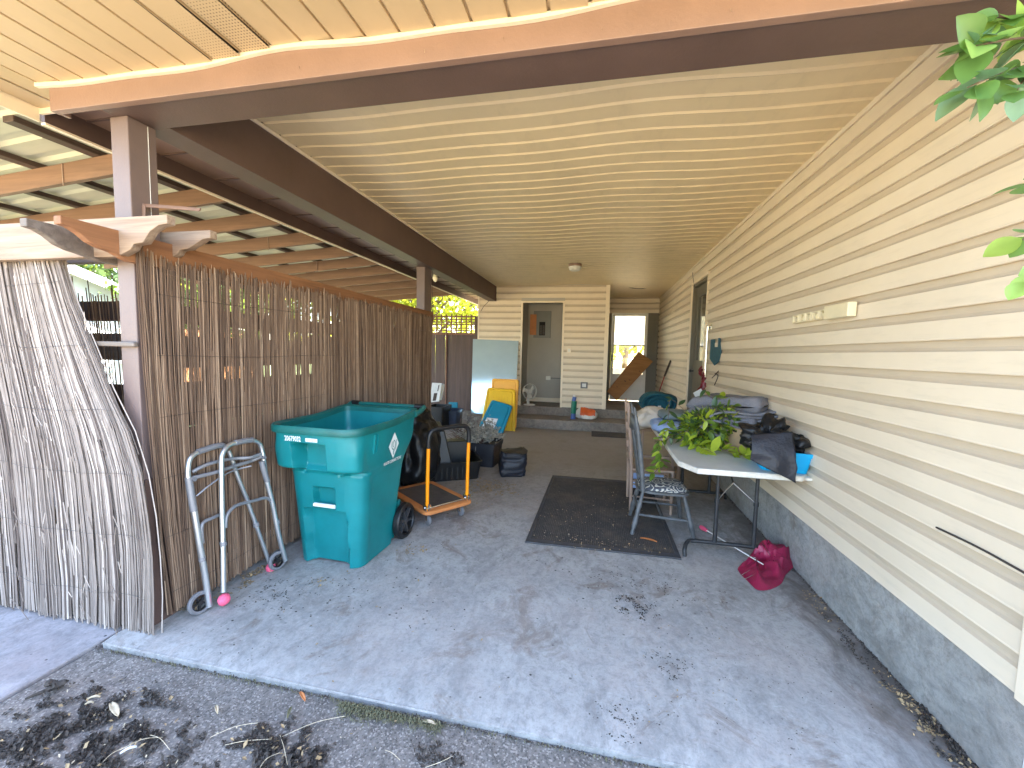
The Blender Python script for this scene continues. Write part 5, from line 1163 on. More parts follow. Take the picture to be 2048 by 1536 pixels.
# boards stacked on lower rails under that chair
t = thing('low_rack', 'low rack of pale slats half hidden behind the two chairs', 'rack', (.6, 4.75, 0))
for k, z in enumerate((.12, .22, .32, .40)):
    mb = MB(); mb.box((.40, 4.60, z), (.80, 4.64, z + .022)); obj('slat', mb, 'natwood', t)
for x in (.40, .79):
    mb = MB(); mb.box((x, 4.641, 0), (x + .02, 4.67, .44)); obj('upright', mb, 'natwood', t)
mb = MB(); mb.box((.42, 4.68, .02), (.78, 4.95, .2)); crumple(mb, 0, 1, 1); obj('shelf_box', mb, 'ltblue', t, bevel=.02)
mb = MB(); mb.box((.55, 5.1, 0), (.58, 5.13, .60)); mb.box((.98, 5.1, 0), (1.01, 5.13, .60)); mb.box((.55, 5.5, 0), (.58, 5.53, .60)); mb.box((.98, 5.5, 0), (1.01, 5.53, .60)); mb.box((.53, 5.08, .60), (1.03, 5.55, .63))
one('wooden_stool', mb, 'natwood', 'small wooden stool under the cream cloth beyond the folding table', 'stool', bevel=.003)

# ================================================================== THINGS ON THE TABLE
def folded(path, axis_len, origin, ex, ey, m, name, label, cat, thick=.012, amp=.012, n=36, closep=None, parent=None, wob=.02):
    """cloth folded along a 2D path (u = ex, height = z) swept along ey"""
    P = curve([(p[0], p[1], 0) for p in path], 7); O = V(origin); ex, ey = V(ex), V(ey); mb = MB(); NP = len(P)
    def fn(u, v):
        p = P[min(NP - 1, int(round(u * (NP - 1))))]; w_ = v * axis_len
        q = O + ex * (p.x + wob * noise.noise(V((w_ * 4, p.y * 8, 1)))) + ey * (w_ + .012 * noise.noise(V((p.x * 9, p.y * 9, 4)))) + V((0, 0, p.y + amp * noise.noise(V((p.x * 5, w_ * 5, 2))) - .02 * abs(v - .5) * p.y * 2))
        return q
    mb.grid(fn, NP - 1, n); return mb
# grey quilted moving blanket: two folded layers
def spiral(w, layers, h):
    P = []; z = 0
    for k in range(layers): P += [(0 if k % 2 else w, z), (w * .5, z + .006), (w if k % 2 else 0, z)]; z += h / layers; 
    return P
CB = V((1.12, 3.55, TZ))
t = thing('moving_blanket', 'thick grey quilted moving blanket folded over the cardboard box on the table', 'blanket', (1.2, 4.0, TZ + .25))
def slabcloth(c, ux, uy, L, W_, T_h, seed, droop0=0, droop1=0, sag=.02):
    mb = MB(); nU, nV = 44, 26; c = V(c)
    def top(u, v):
        x = (u - .5) * L; y = (v - .5) * W_; ed = min(1, min(u, 1 - u) / .06) ** .5; ev = min(1, min(v, 1 - v) / .10) ** .5
        z = T_h * .5 * ed * ev + .018 * noise.noise(V((x * 4 + seed, y * 5, 0))) + .01 * noise.noise(V((x * 11, y * 11 + seed, 2)))
        dz = -droop0 * sstep(.25, 0, u) - droop1 * sstep(.75, 1, u) - sag * (1 - math.cos((v - .5) * 2)); return x, y, z, dz
    def ft(u, v): x, y, z, d = top(u, v); return c + V(ux) * x + V(uy) * y + V((0, 0, z + d))
    def fb(u, v): x, y, z, d = top(u, v); return c + V(ux) * x + V(uy) * y + V((0, 0, -z * .9 + d))
    mb.grid(ft, nU, nV); mb.grid(lambda u, v: fb(u, 1 - v) if False else fb(u, v), nU, nV); return mb
BX = V((.80, -.60, 0)); BY = V((.60, .80, 0))
obj('lower_fold', slabcloth((1.15, 4.0, TZ + .275), BX, BY, .66, .46, .13, 3, .07, .03), 'blanket', t, smooth=80)
obj('upper_fold', slabcloth((1.20, 4.02, TZ + .375), BX, BY, .62, .44, .13, 8, .035, -.01), 'blanket', t, smooth=80)
# folded end: rolled layers facing the camera
def rolledge(pts, L, m, nm, thick=.02):
    P = curve([V((p[0], 0, p[1])) for p in pts], 6); mb = MB(); NP = len(P)
    base = at(1500, 850, 1, 3.62)
    def fn(u, v):
        p = P[int(round(u * (NP - 1)))]; return V((base.x + p.x, 3.66 + v * L + .02 * noise.noise(V((p.x * 8, p.z * 8, 0))) + .05 * p.x, base.z + p.z + .01 * noise.noise(V((v * 6, p.x * 9, 0)))))
    mb.grid(fn, NP - 1, 14); obj(nm, mb, m, t, smooth=80, solid=thick)
rolledge([(-.30, .045), (-.22, .085), (-.10, .09), (.05, .075), (.18, .10), (.24, .12), (.255, .095), (.20, .065), (.05, .02), (-.08, .012), (-.14, .03), (-.12, .055), (-.04, .06), (.06, .05), (.16, .07)], .42, 'blanket', 'fold_edge', .017)
rolledge([(-.36, -.05), (-.28, .01), (-.20, .005), (-.12, -.02), (-.05, -.035), (.08, -.03), (.16, -.01), (.22, .05), (.235, .02), (.2, -.03), (.21, -.07)], .42, 'blanket', 'fold_edge', .018)
rolledge([(-.22, .0), (-.17, .03), (-.13, -.0), (-.16, -.05), (-.19, -.09), (-.22, -.11), (-.25, -.09), (-.27, -.04), (-.28, .0)], .30, 'blanket', 'hanging_fold', .02)
# cardboard box
t = thing('cardboard_box', 'corrugated cardboard box on the table under the grey blanket', 'box', (1.15, 3.75, TZ))
pA, pB = at(1448, 897, 2, TZ), at(1491, 913, 2, TZ); ax = (pB - pA).normalized(); L1 = (pB - pA).length + .02; nx = V((-ax.y, ax.x, 0)); nx = nx if nx.y > 0 else -nx
mb = MB(); q = [pA, pB + ax * .02, pB + ax * .02 + nx * .26, pA + nx * .26]; hb = .20
mb.add([p + V((0, 0, .001)) for p in q] + [p + V((0, 0, hb)) for p in q], [(3, 2, 1, 0), (4, 5, 6, 7), (0, 1, 5, 4), (1, 2, 6, 5), (2, 3, 7, 6), (3, 0, 4, 7)]); obj('box_body', mb, 'card', t, bevel=.004)
mb = MB(); p = pA + V((0, 0, .13)); mb.obox(p + ax * (L1 * .42) - nx * .002 + V((0, 0, .05)), ax * .028, nx * .004, V((0, 0, .010))); obj('hand_hole', mb, 'black', t)
mb = MB(); mb.obox(pB + ax * .028 + nx * .13 + V((0, 0, .10)), ax * .004, nx * .13, V((0, 0, .10))); obj('flap', mb, 'card', t, bevel=.002)
# blue bin
t = thing('blue_bin', 'bright blue rectangular plastic bin at the near end of the table', 'bin', (1.29, 3.3, TZ))
bA, bB = V((1.155, 3.13, TZ)), V((1.425, 3.085, TZ)); bu = (bB - bA).normalized(); bv = V((-bu.y, bu.x, 0))
obj('bin_body', opentub(lambda u, v, z: bA + bu * u + bv * v + V((0, 0, z + .001)), .275, .40, .145, .005, .028, .010, .03), 'blue', t, smooth=35)
# black landscape fabric draped over it
t = thing('black_sheet', 'crumpled black plastic sheet stuffed in the blue bin and hanging over the table edge', 'sheet', (1.28, 3.2, TZ))
mb = MB()
fA, fB, fC, fD = at(1500, 868, 1, 3.075), at(1582, 862, 1, 3.055), at(1588, 964, 1, 2.985), at(1497, 917, 1, 3.03)
def drape(u, v):
    p = lerp(lerp(fA, fB, u), lerp(fD, fC, u), v); p = p + V((0, -.02 - .03 * math.sin(v * 3.0) + .012 * noise.noise(V((u * 3, v * 3, 5))) - .02 * (1 - abs(u - .55) * 2) * v, 0)); 
    p.x += .012 * noise.noise(V((u * 2, v * 5, 8))); return p
mb.grid(drape, 26, 26); obj('hanging_flap', mb, 'blackfab', t, smooth=70, solid=.002)
mb = blob((1.235, 3.28, TZ + .205), (.165, .19, .10), 40, pw=2.2); crumple(mb, .11, 7.5, 21, .04, 20); obj('crumpled_top', mb, 'bagblack', t, smooth=65)
mb = blob((1.35, 3.20, TZ + .19), (.09, .12, .07), 26, pw=2.2); crumple(mb, .08, 9, 31, .03, 20); obj('crumpled_top', mb, 'bagblack', t, smooth=65)
# towels at the far end
mb = MB(); c = at(1344, 848, 1, 4.35); mb = blob((c.x, 4.5, TZ + .06), (.19, .24, .058), 26, pw=3.2); crumple(mb, .02, 9, 3, .015, 18); one('light_blue_towel', mb, 'ltblue', 'folded light blue towel on the far end of the table behind the vine', 'towel', smooth=70)
mb = blob((c.x + .10, 4.6, TZ + .165), (.20, .22, .045), 26, pw=3.4); crumple(mb, .012, 9, 4, .01, 18); one('grey_green_towel', mb, 'greycloth', 'folded grey-green towel stacked on the light blue towel', 'towel', smooth=70)
mb = blob((.62, 4.95, TZ + .08), (.21, .24, .13), 34, pw=2.5); mb.move(lambda p: V((p.x, p.y, p.z - .35 * max(0, .60 - p.x)))); crumple(mb, .045, 5, 14, .02, 14); one('cream_cloth', mb, 'offwhite', 'cream cloth bundle spilling over the far left end of the table', 'cloth', smooth=75)
# rolled teal blanket beyond
c = at(1318, 806, 1, 6.0)
t = thing('teal_blanket', 'rolled dark teal fleece blanket sitting beyond the table by the house wall', 'blanket', (c.x, 6.0, .5))
mb = MB(); P = []
for k in range(60): a = k * .27; r_ = .055 + .0058 * k * .42; P.append((r_ * math.cos(a) * 1.75, r_ * math.sin(a) * .92))
PP = [V((c.x + p[0] * .66, 0, c.z + p[1] * .78)) for p in P]
mb.grid(lambda u, v: PP[int(round(u * 59))] + V((0, 5.85 + v * .42 + .015 * noise.noise(PP[int(round(u * 59))] * 9), .012 * noise.noise(V((u * 12, v * 4, 0))))), 59, 12); obj('roll', mb, 'tealcloth', t, smooth=80, solid=.03)
mb = blob((c.x, 6.08, c.z), (.255, .22, .145), 30, pw=2.7); crumple(mb, .02, 6, 2, .012, 16); obj('core', mb, 'tealcloth', t, smooth=80)
mb = MB(); q = at(1319, 813, 1, 5.83); mb.obox(q, (.02, 0, 0), (0, .002, 0), (0, 0, .010)); obj('tag', mb, 'paper', t)
bz = c.z - .14
mb = MB(); mb.box((c.x - .22, 5.86, 0), (c.x + .26, 6.26, bz - .0)); one('carton', mb, 'card', 'carton standing under the rolled teal blanket', 'box', bevel=.006)
# plastic bottle-ish clear jar amongst the vine
# ================================================================== VINE
def leafmesh(L, W_, curl, fold, seed=0):
    mb = MB(); n = 7
    for i in range(n):
        pass
    rows = []
    for i in range(n + 1):
        q = i / n; wd = W_ * (math.sin(math.pi * min(1, q * .98 + .01)) ** .75) * (1 - .35 * q); z = curl * q * q; rows.append([(-wd, q * L, z + fold * wd), (0, q * L, z), (wd, q * L, z + fold * wd)])
    vs = [p for r in rows for p in r]; fs = []
    for i in range(n):
        for j in (0, 1): a = i * 3 + j; fs.append((a, a + 1, a + 4, a + 3))
    mb.add(vs, fs); return mb
def leafset(prefix, L, W_, mats):
    out = []
    for k, m in enumerate(mats):
        for cv in (-.25, .12):
            mb = leafmesh(L, W_, cv * L, .35); me = bpy.data.meshes.new('leaf'); me.from_pydata(mb.v, [], mb.f); me.materials.append(M[m]); me.shade_smooth(); out.append((k, me))
    return out
def putleaf(me, parent, pos, d, up, s_):
    o = bpy.data.objects.new('leaf', me); COL.objects.link(o); o.parent = parent
    y = V(d).normalized(); x = y.cross(V(up)).normalized(); z = x.cross(y)
    L = V(pos) - wloc(parent); o.matrix_local = Matrix(((x.x * s_, y.x * s_, z.x * s_, L.x), (x.y * s_, y.y * s_, z.y * s_, L.y), (x.z * s_, y.z * s_, z.z * s_, L.z), (0, 0, 0, 1))); return o
VL = leafset('vine', .090, .022, ['vine1', 'vine2', 'vine3'])
VC = at(1402, 838, 1, 3.95)
t = thing('cut_vine', 'leafy green vine cuttings heaped on the table and trailing over its left edge', 'vine', (VC.x, VC.y, TZ))
r_ = random.Random(77); NL = 0
def stem(pts, nl, r=.0022, spread=.9, mats=(0, 1), sz=1., droop=.2):
    global NL
    P = curve(pts, 8); mb = MB(); mb.tube(P, r, 5); obj('stem', mb, 'twig', t)
    for k in range(nl):
        i = int(lerp(2, len(P) - 1, (k + r_.random()) / nl)); i = min(i, len(P) - 1); d = (P[i] - P[max(0, i - 2)]).normalized()
        s_ = d.orthogonal().normalized(); a = r_.uniform(0, 6.28); s_ = (s_ * math.cos(a) + d.cross(s_) * math.sin(a))
        dd = (d * .5 + s_ * spread + V((0, 0, -droop)) + V((0, -.15, 0))).normalized(); up = V((r_.gauss(0, .35), r_.gauss(-.45, .35), 1))
        c = [me for kk, me in VL if kk in mats]; putleaf(r_.choice(c), t, P[i], dd, up, sz * r_.uniform(.7, 1.25)); NL += 1
R0 = at(1412, 838, 1, 3.78); R0.z = TZ + .13
for k in range(19):
    a = r_.uniform(-3.1, .25); e = R0 + V((math.cos(a) * r_.uniform(.12, .30), math.sin(a) * .16 - .03, r_.uniform(-.02, .26))); e.x = min(e.x, R0.x + .20)
    stem([R0 + V((r_.uniform(-.05, .05), .02, -.05)), (R0 + e) / 2 + V((0, 0, .06)), e], 8, mats=(0, 1, 1) if k % 3 else (1, 2), sz=1.15)
stem([at(1408, 770, 1, 4.0), at(1416, 790, 1, 3.95), at(1430, 800, 1, 3.9)], 5, mats=(1, 2), sz=1.3)
stem([R0, at(1345, 800, 1, 4.1), at(1338, 826, 1, 3.95), at(1334, 850, 1, 3.8)], 12, mats=(1, 2), sz=1.0)
stem([at(1350, 850, 1, 3.8), at(1326, 868, 1, 3.62), at(1318, 890, 1, 3.6), at(1322, 915, 1, 3.6), at(1322, 930, 1, 3.6), at(1306, 948, 1, 3.6)], 30, mats=(0, 0, 1), sz=.95, droop=.0)
stem([at(1372, 858, 1, 3.8), at(1345, 872, 1, 3.75), at(1322, 884, 1, 3.7)], 14, mats=(1, 2), sz=.95)
z_ = TZ + .03
stem([at(1400, 868, 2, z_), at(1388, 882, 2, z_), at(1400, 893, 2, z_ + .01), at(1425, 905, 2, z_)], 16, mats=(0,), sz=1.45, droop=-.3)
stem([at(1420, 880, 2, z_), at(1440, 897, 2, z_), at(1470, 905, 2, z_), at(1492, 912, 2, z_)], 16, mats=(0,), sz=1.3, droop=-.3)
stem([R0, at(1440, 800, 1, 3.95), at(1450, 815, 1, 3.9)], 9, mats=(0,), sz=1.2)
stem([R0, at(1395, 860, 2, z_), at(1350, 868, 2, z_ + .02)], 14, mats=(1, 2), sz=1.25)
mb = MB(); ra = random.Random(5)
def lf(mb, p, d, up, L_, W_):
    d = d.normalized(); x = d.cross(up).normalized(); z = x.cross(d)
    mb.add([p, p + d * L_ * .35 + x * W_ + z * W_ * .35, p + d * L_ - z * L_ * .15, p + d * L_ * .35 - x * W_ + z * W_ * .35, p + d * L_ * .4], [(0, 1, 4), (1, 2, 4), (2, 3, 4), (3, 0, 4)])
for k in range(620):
    a = ra.uniform(0, 6.28); rr_ = ra.random() ** .5; q0 = R0 + V((math.cos(a) * rr_ * .19 - .01, math.sin(a) * rr_ * .13, ra.uniform(-.12, .20) * (1.1 - rr_ * .6))); q0.z = max(q0.z, TZ + .012)
    mb.cur = ra.choice((0, 0, 1, 1, 2)); out = (q0 - R0) + V((ra.gauss(0, .08), ra.gauss(-.03, .08), ra.gauss(.02, .06))); lf(mb, q0, out, V((ra.gauss(0, .3), ra.gauss(-.4, .3), 1)), ra.uniform(.045, .085), ra.uniform(.010, .017))
obj('foliage', mb, ['vine1', 'vine2', 'vine3'], t, kind='stuff')
# glass jar among the leaves
jc = at(1392, 862, 2, TZ + .02); mb = MB(); mb.lathe((jc.x, jc.y - .0, TZ + .001), [(.045, 0), (.05, .01), (.05, .09), (.038, .11), (.038, .125)], 24); one('glass_jar', mb, 'pane', 'dark clear jar half buried in the vine leaves on the table', 'jar', smooth=40)
# phone-like card and dark red ribbon hanging from the grab bar
# ================================================================== ON THE HOUSE WALL
gx = WX - .055
b0, b1 = at(1416, 654, 0, gx), at(1404, 768, 0, gx)
t = thing('grab_bar', 'polished steel vertical grab bar beside the side door', 'grab bar', (WX, b0.y, b1.z))
mb = MB(); mb.tube(curve([(WX - .018, b0.y - .03, b0.z), (WX - .04, b0.y - .015, b0.z + .006), (gx, b0.y, b0.z - .02), (gx, b0.y + .005, (b0.z + b1.z) / 2), (gx, b0.y, b1.z)], 6), .0155, 12); obj('bar', mb, 'chrome', t, smooth=60)
mb = MB(); mb.lathe((WX - .019, b0.y - .03, b0.z), [(.036, .0), (.036, .006), (.02, .010)], 20, (-1, 0, 0)); obj('flange', mb, 'chrome', t, smooth=40)
cR = at(1406, 757, 0, gx - .03); mb = MB()
for k in range(11):
    q = cR + V((r_.uniform(-.03, .03), r_.uniform(-.04, .04), .16 - k * .035)); mb.tube(curve([q, q + V((r_.uniform(-.04, .04), r_.uniform(-.05, .05), -.05)), q + V((r_.uniform(-.02, .02), r_.uniform(-.03, .03), -.11))], 4), [.018, .02, .026, .024, .028, .022, .02, .014, .006], 7, .45)
crumple(mb, .012, 22, 3); one('red_ribbon_bundle', mb, 'maroond', 'dark red folded umbrella hanging from the lower end of the grab bar', 'umbrella', smooth=60)
pc = at(1398, 788, 1, 5.5); mb = MB(); mb.obox(pc, (.045, 0, .03), (0, .006, 0), (-.025, 0, .04)); one('white_card', mb, 'paper', 'small white card propped above the vine leaves below the red bundle', 'card')
pm = [at(x, y, 0, WX - .03) for x, y in ((1421, 679), (1420, 700), (1419, 718), (1428, 731), (1437, 723), (1441, 705), (1440, 692), (1439, 676), (1436, 676), (1435, 694), (1428, 694), (1428, 678))]
mb = MB(); n = len(pm); mb.add(pm + [p + V((.014, 0, 0)) for p in pm], [tuple(range(n)), tuple(range(2 * n - 1, n - 1, -1))] + [(i, (i + 1) % n, (i + 1) % n + n, i + n) for i in range(n)])
one('oven_mitt', mb, 'mitt', 'dark teal cloth pouch hanging on the siding right of the grab bar', 'pouch', bevel=.004)
for pts, lb in ((((1430, 747), (1436, 752), (1429, 770)), 'thin dark plant stem stuck to the siding above the vine'), (((1437, 742), (1430, 750), (1424, 756)), 'short dry stalk on the siding just above the other stem')):
    mb = MB(); mb.tube(curve([at(x, y, 0, WX - .025) for x, y in pts], 4), .006, 5); one('dry_stalk', mb, 'cable', lb, 'stalk')
s0, s1 = at(1594, 637, 0, WX - .03), at(1662, 629, 0, WX - .03)
t = thing('tool_holder', 'cream wall strip with five round clips and a box on its right end', 'holder', (WX, (s0.y + s1.y) / 2, s0.z))
zc_ = (s0.z + s1.z) / 2 + .0; zt_, zb_ = zc_ + .030, zc_ - .033
mb = MB(); mb.box((WX - .028, s1.y, zb_), (WX - .019, s0.y, zt_)); obj('back_plate', mb, 'cream2', t, bevel=.003)
for k in range(5):
    y = lerp(s0.y, s1.y, (k + .5) / 5); hy = (s0.y - s1.y) / 10 * .80
    mb = MB()
    for sy in (-1, 1): mb.box((WX - .062, y + sy * hy - .006, zb_ + .002), (WX - .028, y + sy * hy + .006, zt_ - .002))
    mb.box((WX - .061, y - hy, zt_ - .010), (WX - .028, y + hy, zt_ - .003)); mb.box((WX - .061, y - hy, zb_ + .003), (WX - .028, y + hy, zb_ + .010)); obj('clip_frame', mb, 'cream2', t, bevel=.002)
    mb = MB(); mb.box((WX - .034, y - hy + .006, zb_ + .01), (WX - .0285, y + hy - .006, zt_ - .01)); obj('clip_shade', mb, 'grip', t)  # dark plate painted in as the shade inside each clip
    mb = MB(); mb.lathe((WX - .045, y, zc_ - .006), [(.003, -.010), (.011, -.008), (.013, 0), (.011, .008), (.003, .010)], 14, (1, 0, 0)); obj('roller', mb, 'cream2', t, smooth=40)
e0, e1 = at(1662, 619, 0, WX - .06), at(1700, 636, 0, WX - .06)
mb = MB(); mb.box((WX - .075, e1.y, zc_ - .042), (WX - .0285, s1.y - .004, zc_ + .042)); obj('end_box', mb, 'cream2', t, bevel=.006)
mb = MB(); mb.tube(curve([at(x, y, 0, WX - .026) for x, y in ((1873, 1055), (1920, 1077), (1970, 1102), (2010, 1124), (2060, 1152))], 6), .0042, 7); one('wall_cable', mb, 'cable', 'black cable emerging from the siding and running right to the wall corner', 'cable', smooth=60)

# ================================================================== BACK STEP ITEMS
fc = at(1057, 783, 1, 8.83); FZ = ZP
t = thing('desk_fan', 'small white round desk fan on the closet floor', 'fan', (fc.x, 8.85, FZ))
ax = V((.62, -.78, .05)).normalized(); cF = V((fc.x + .02, 8.84, fc.z)); up = V((0, 0, 1)); q_ = ax.cross(up).normalized(); up2 = q_.cross(ax)
mb = MB(); R_f = .172
mb.lathe(cF, [(R_f - .006, .03), (R_f + .004, .028), (R_f + .006, .0), (R_f - .004, -.03), (R_f - .012, -.03), (R_f - .01, .0)], 40, ax, True); obj('guard_ring', mb, 'whitep', t, smooth=40)
mb = MB()
for k in range(36):
    a = k * 2 * math.pi / 36; d = q_ * math.cos(a) + up2 * math.sin(a); mb.tube([cF + d * .03 + ax * .045, cF + d * .10 + ax * .045, cF + d * R_f + ax * .028], .0018, 4)
obj('guard_wires', mb, 'whitep', t)
mb = MB(); mb.lathe(cF + ax * .045, [(.005, .012), (.03, .008), (.034, -.004), (.005, -.006)], 20, ax); obj('badge', mb, 'whitep', t, smooth=40)
for k in range(3):
    mb = MB(); a0 = k * 2.094
    def fb(u, v): a = a0 + lerp(0, .85, u) * (1 - .3 * v); r_b = lerp(.03, .15, v); return cF + (q_ * math.cos(a) + up2 * math.sin(a)) * r_b + ax * (.012 * (u - .5))
    mb.grid(fb, 6, 4); obj('blade', mb, 'whitep', t, smooth=60, solid=.002)
mb = MB(); mb.lathe(cF - ax * .05, [(.01, -.04), (.05, -.03), (.055, .02), (.03, .04)], 18, ax); obj('motor', mb, 'whitep', t, smooth=40)
mb = MB(); mb.tube([(cF.x - .03, 8.88, FZ + .02), (cF.x - .035, 8.88, cF.z - .12), (cF.x - .03, 8.87, cF.z - .02)], [.035, .025, .022], 12); obj('stand', mb, 'whitep', t, smooth=60)
mb = MB(); mb.loft([[V((cF.x + .0 + .13 * math.cos(a) * s_, 8.87 + .09 * math.sin(a) * s_, z)) for a in [k * math.pi / 12 for k in range(24)]] for s_, z in ((1, FZ + .001), (1, FZ + .014), (.8, FZ + .024), (.3, FZ + .03))]); obj('base', mb, 'whitep', t, smooth=40)
c1 = at(1146, 838, 2, .19); Yt = c1.y; c1.z = .189; sc_t = Yt / 820
t = thing('spray_tube', 'slim green and blue upright bottle standing on the lower step', 'bottle', tuple(c1))
H = (838 - 790) * sc_t * 1.0; r0 = 5.2 * sc_t
for nm, a, b, rr, m in (('base', 0, .24, .95, 'tubeblue'), ('body', .24, .76, 1.05, 'tubegreen'), ('neck', .76, .93, .78, 'tubeblue'), ('cap', .93, 1., .5, 'whitep')):
    mb = MB(); mb.cyl(c1 + V((0, 0, H * a + .001)), c1 + V((.02 * b, 0, H * b)), r0 * rr, 16); obj(nm, mb, m, t, smooth=50)
c2 = at(1172, 838, 2, .19); c2.z = .189
t = thing('soil_bag', 'half full white and orange bag slumped on the lower step', 'bag', tuple(c2))
mb = blob((c2.x, c2.y + .10, .189 + .09), (.235, .13, .125), 34, pw=2.6)
mb.move(lambda p: V((c2.x + (p.x - c2.x) * (1.08 - 1.9 * max(0, p.z - .23)), p.y + .2 * (p.z - .19), p.z + .02 * math.sin(p.x * 13)))); crumple(mb, .03, 8, 6, .012, 20); floorclip(mb, .191)
for i, f in enumerate(mb.f):
    c = sum((V(mb.v[k]) for k in f), V()) / len(f); mb.mi[i] = 1 if (c.z > .262 and abs(c.x - c2.x - .03) < .15) else 0
obj('bag_body', mb, ['bagwhite', 'orangebag'], t, smooth=70)
P4 = [at(x, y, 1, yy) for x, y, yy in ((1277, 703, 10.42), (1306, 723, 10.40), (1234, 801, 10.10), (1214, 783, 10.12))]
nn = (P4[1] - P4[0]).cross(P4[3] - P4[0]).normalized(); nn = nn if nn.y > 0 else -nn
mb = MB(); mb.add(P4 + [p + nn * .02 for p in P4], [(0, 1, 2, 3), (7, 6, 5, 4), (0, 4, 5, 1), (1, 5, 6, 2), (2, 6, 7, 3), (3, 7, 4, 0)])
t = thing('plywood_board', 'orange-brown plywood board tilted against the storm door', 'board', tuple(P4[2]))
obj('board_body', mb, 'plywood', t, bevel=.002)
for u, v_, s_ in ((.52, .62, .03), (.70, .55, .022), (.80, .30, .02), (.35, .80, .018)):
    c = lerp(lerp(P4[0], P4[1], u), lerp(P4[3], P4[2], u), v_) - nn * .0015; d1 = (P4[1] - P4[0]).normalized() * s_; d2 = (P4[3] - P4[0]).normalized() * s_ * .5
    mb = MB(); mb.add([c + d1 * math.cos(k * .785) + d2 * math.sin(k * .785) for k in range(8)], [tuple(range(8))]); obj('knot', mb, 'twig', t)
a, b = at(1341, 722, 0, 1.41), at(1329, 752, 0, 1.40); c = at(1316, 790, 0, 1.36)
t = thing('red_pole', 'red handled tool with a dark grip leaning against the house wall behind the teal blanket', 'tool', tuple(c))
mb = MB(); mb.tube([a, lerp(a, b, .5), b], [.018, .022, .018], 10); obj('grip', mb, 'grip', t, smooth=60)
mb = MB(); mb.tube([b, V((c.x - .0, c.y, c.z)), V((c.x - .02, c.y + (c.y - b.y) * .6, ZP))], .012, 8); obj('shaft', mb, 'red', t, smooth=60)

# ================================================================== UMBRELLA ON THE FLOOR
t = thing('floor_umbrella', 'crumpled maroon umbrella with white shaft lying on the floor by the table', 'umbrella', (1.25, 3.1, 0))
h0, h1 = at(1412, 1060, 2, .05), at(1500, 1113, 2, .06)
mb = MB(); mb.tube([h0, h1, h1 + (h1 - h0) * .25], .0045, 8); obj('shaft', mb, 'whitep', t, smooth=60)
dd = (h0 - h1).normalized(); mb = MB(); mb.tube([h0 + dd * -.01, h0 + dd * .03, h0 + dd * .065], [.012, .019, .017], 12); obj('handle', mb, 'pinkp', t, smooth=60)
cU = V((1.27, 3.10, 0)); outl = [at(x, y, 2, .0) for x, y in ((1475, 1140), (1483, 1152), (1497, 1165), (1515, 1181), (1540, 1180), (1563, 1168), (1572, 1150), (1600, 1120), (1585, 1104), (1560, 1100), (1537, 1088), (1530, 1098), (1512, 1104), (1498, 1113), (1490, 1128), (1478, 1134))]
OU = curve([(p.x, p.y, 0) for p in outl + [outl[0]]], 4)[:-1]; cc_ = sum(OU, V()) / len(OU)
mb = MB(); loops = []
for i in range(21):
    q = i / 20; s_ = (1 - q) if i < 20 else .01; L_ = []
    for j, p in enumerate(OU):
        a = math.atan2(p.y - cc_.y, p.x - cc_.x); tw = a + q * 1.1; rdg = abs(math.sin(tw * 3.5 + .8 * noise.noise(V((a * 2, 0, q * 3)))))
        s2 = s_ * (1 + .10 * (rdg - .5) * math.sin(math.pi * q)); x = lerp(cc_.x + .03, p.x, s2); y = lerp(cc_.y + .04, p.y, s2)
        hz = .105 * (1 - s_ ** 2.2) * (.62 + .38 * math.cos(a - .9)) + .055 * (1 - rdg) * math.sin(math.pi * min(1, q * 1.15)) + .03 * noise.noise(V((x * 16, y * 16, 1))) * (1 - s_ ** 3)
        L_.append(V((x, y, max(.003, .004 + hz))))
    loops.append(L_)
mb.loft(loops); obj('canopy', mb, 'maroon', t, smooth=42)
for (x0, y0_, x1, y1_) in ((1525, 1085, 1541, 1112), (1484, 1150, 1500, 1140), (1490, 1158, 1506, 1150), (1499, 1112, 1512, 1116)):
    mb = MB(); mb.tube([at(x0, y0_, 2, .12), at(x1, y1_, 2, .09)], .0025, 5); obj('rib', mb, 'chrome', t)

# ================================================================== DEBRIS
def litter(name, spots, m, label, cat, rs=7, flat=.3, asp=(.35, .8), up=.0):
    r = random.Random(rs); mb = MB()
    for (cx_, cy_, rx, ry, n, s0, s1, z) in spots:
        mb.cur = 0
        for _ in range(n):
            a = r.uniform(0, 6.28); d = r.random() ** .6 * (1.25 if r.random() < .25 else 1); x = cx_ + rx * d * math.cos(a); y = cy_ + ry * d * math.sin(a); s_ = r.uniform(s0, s1)
            if n > 60 and noise.noise(V((x * 14, y * 14, rs))) + .25 * noise.noise(V((x * 50, y * 50, 3))) < -.26 + .36 * d: continue
            th = r.uniform(0, 3.14); u = V((math.cos(th), math.sin(th), r.gauss(0, flat))) * s_; v_ = V((-math.sin(th), math.cos(th), r.gauss(0, flat))) * s_ * r.uniform(*asp)
            c = V((x, y, z + abs(u.z) + abs(v_.z) + .002 + up * r.random() * (1 - d))); mb.add([c - u, c + v_ * .9 - u * .1, c + u, c - v_ + V((0, 0, s_ * .3))], [(0, 1, 2, 3)])
    o = obj(name, mb, m); o['kind'] = 'stuff'; o['label'] = label; o['category'] = cat; return o
def FP(x, y, z=0): p = at(x, y, 2, z); return p.x, p.y
def sp(x, y, rx, ry, n, s0, s1, z=0.): a = FP(x, y, z); return (a[0], a[1], rx, ry, n, s0, s1, z)
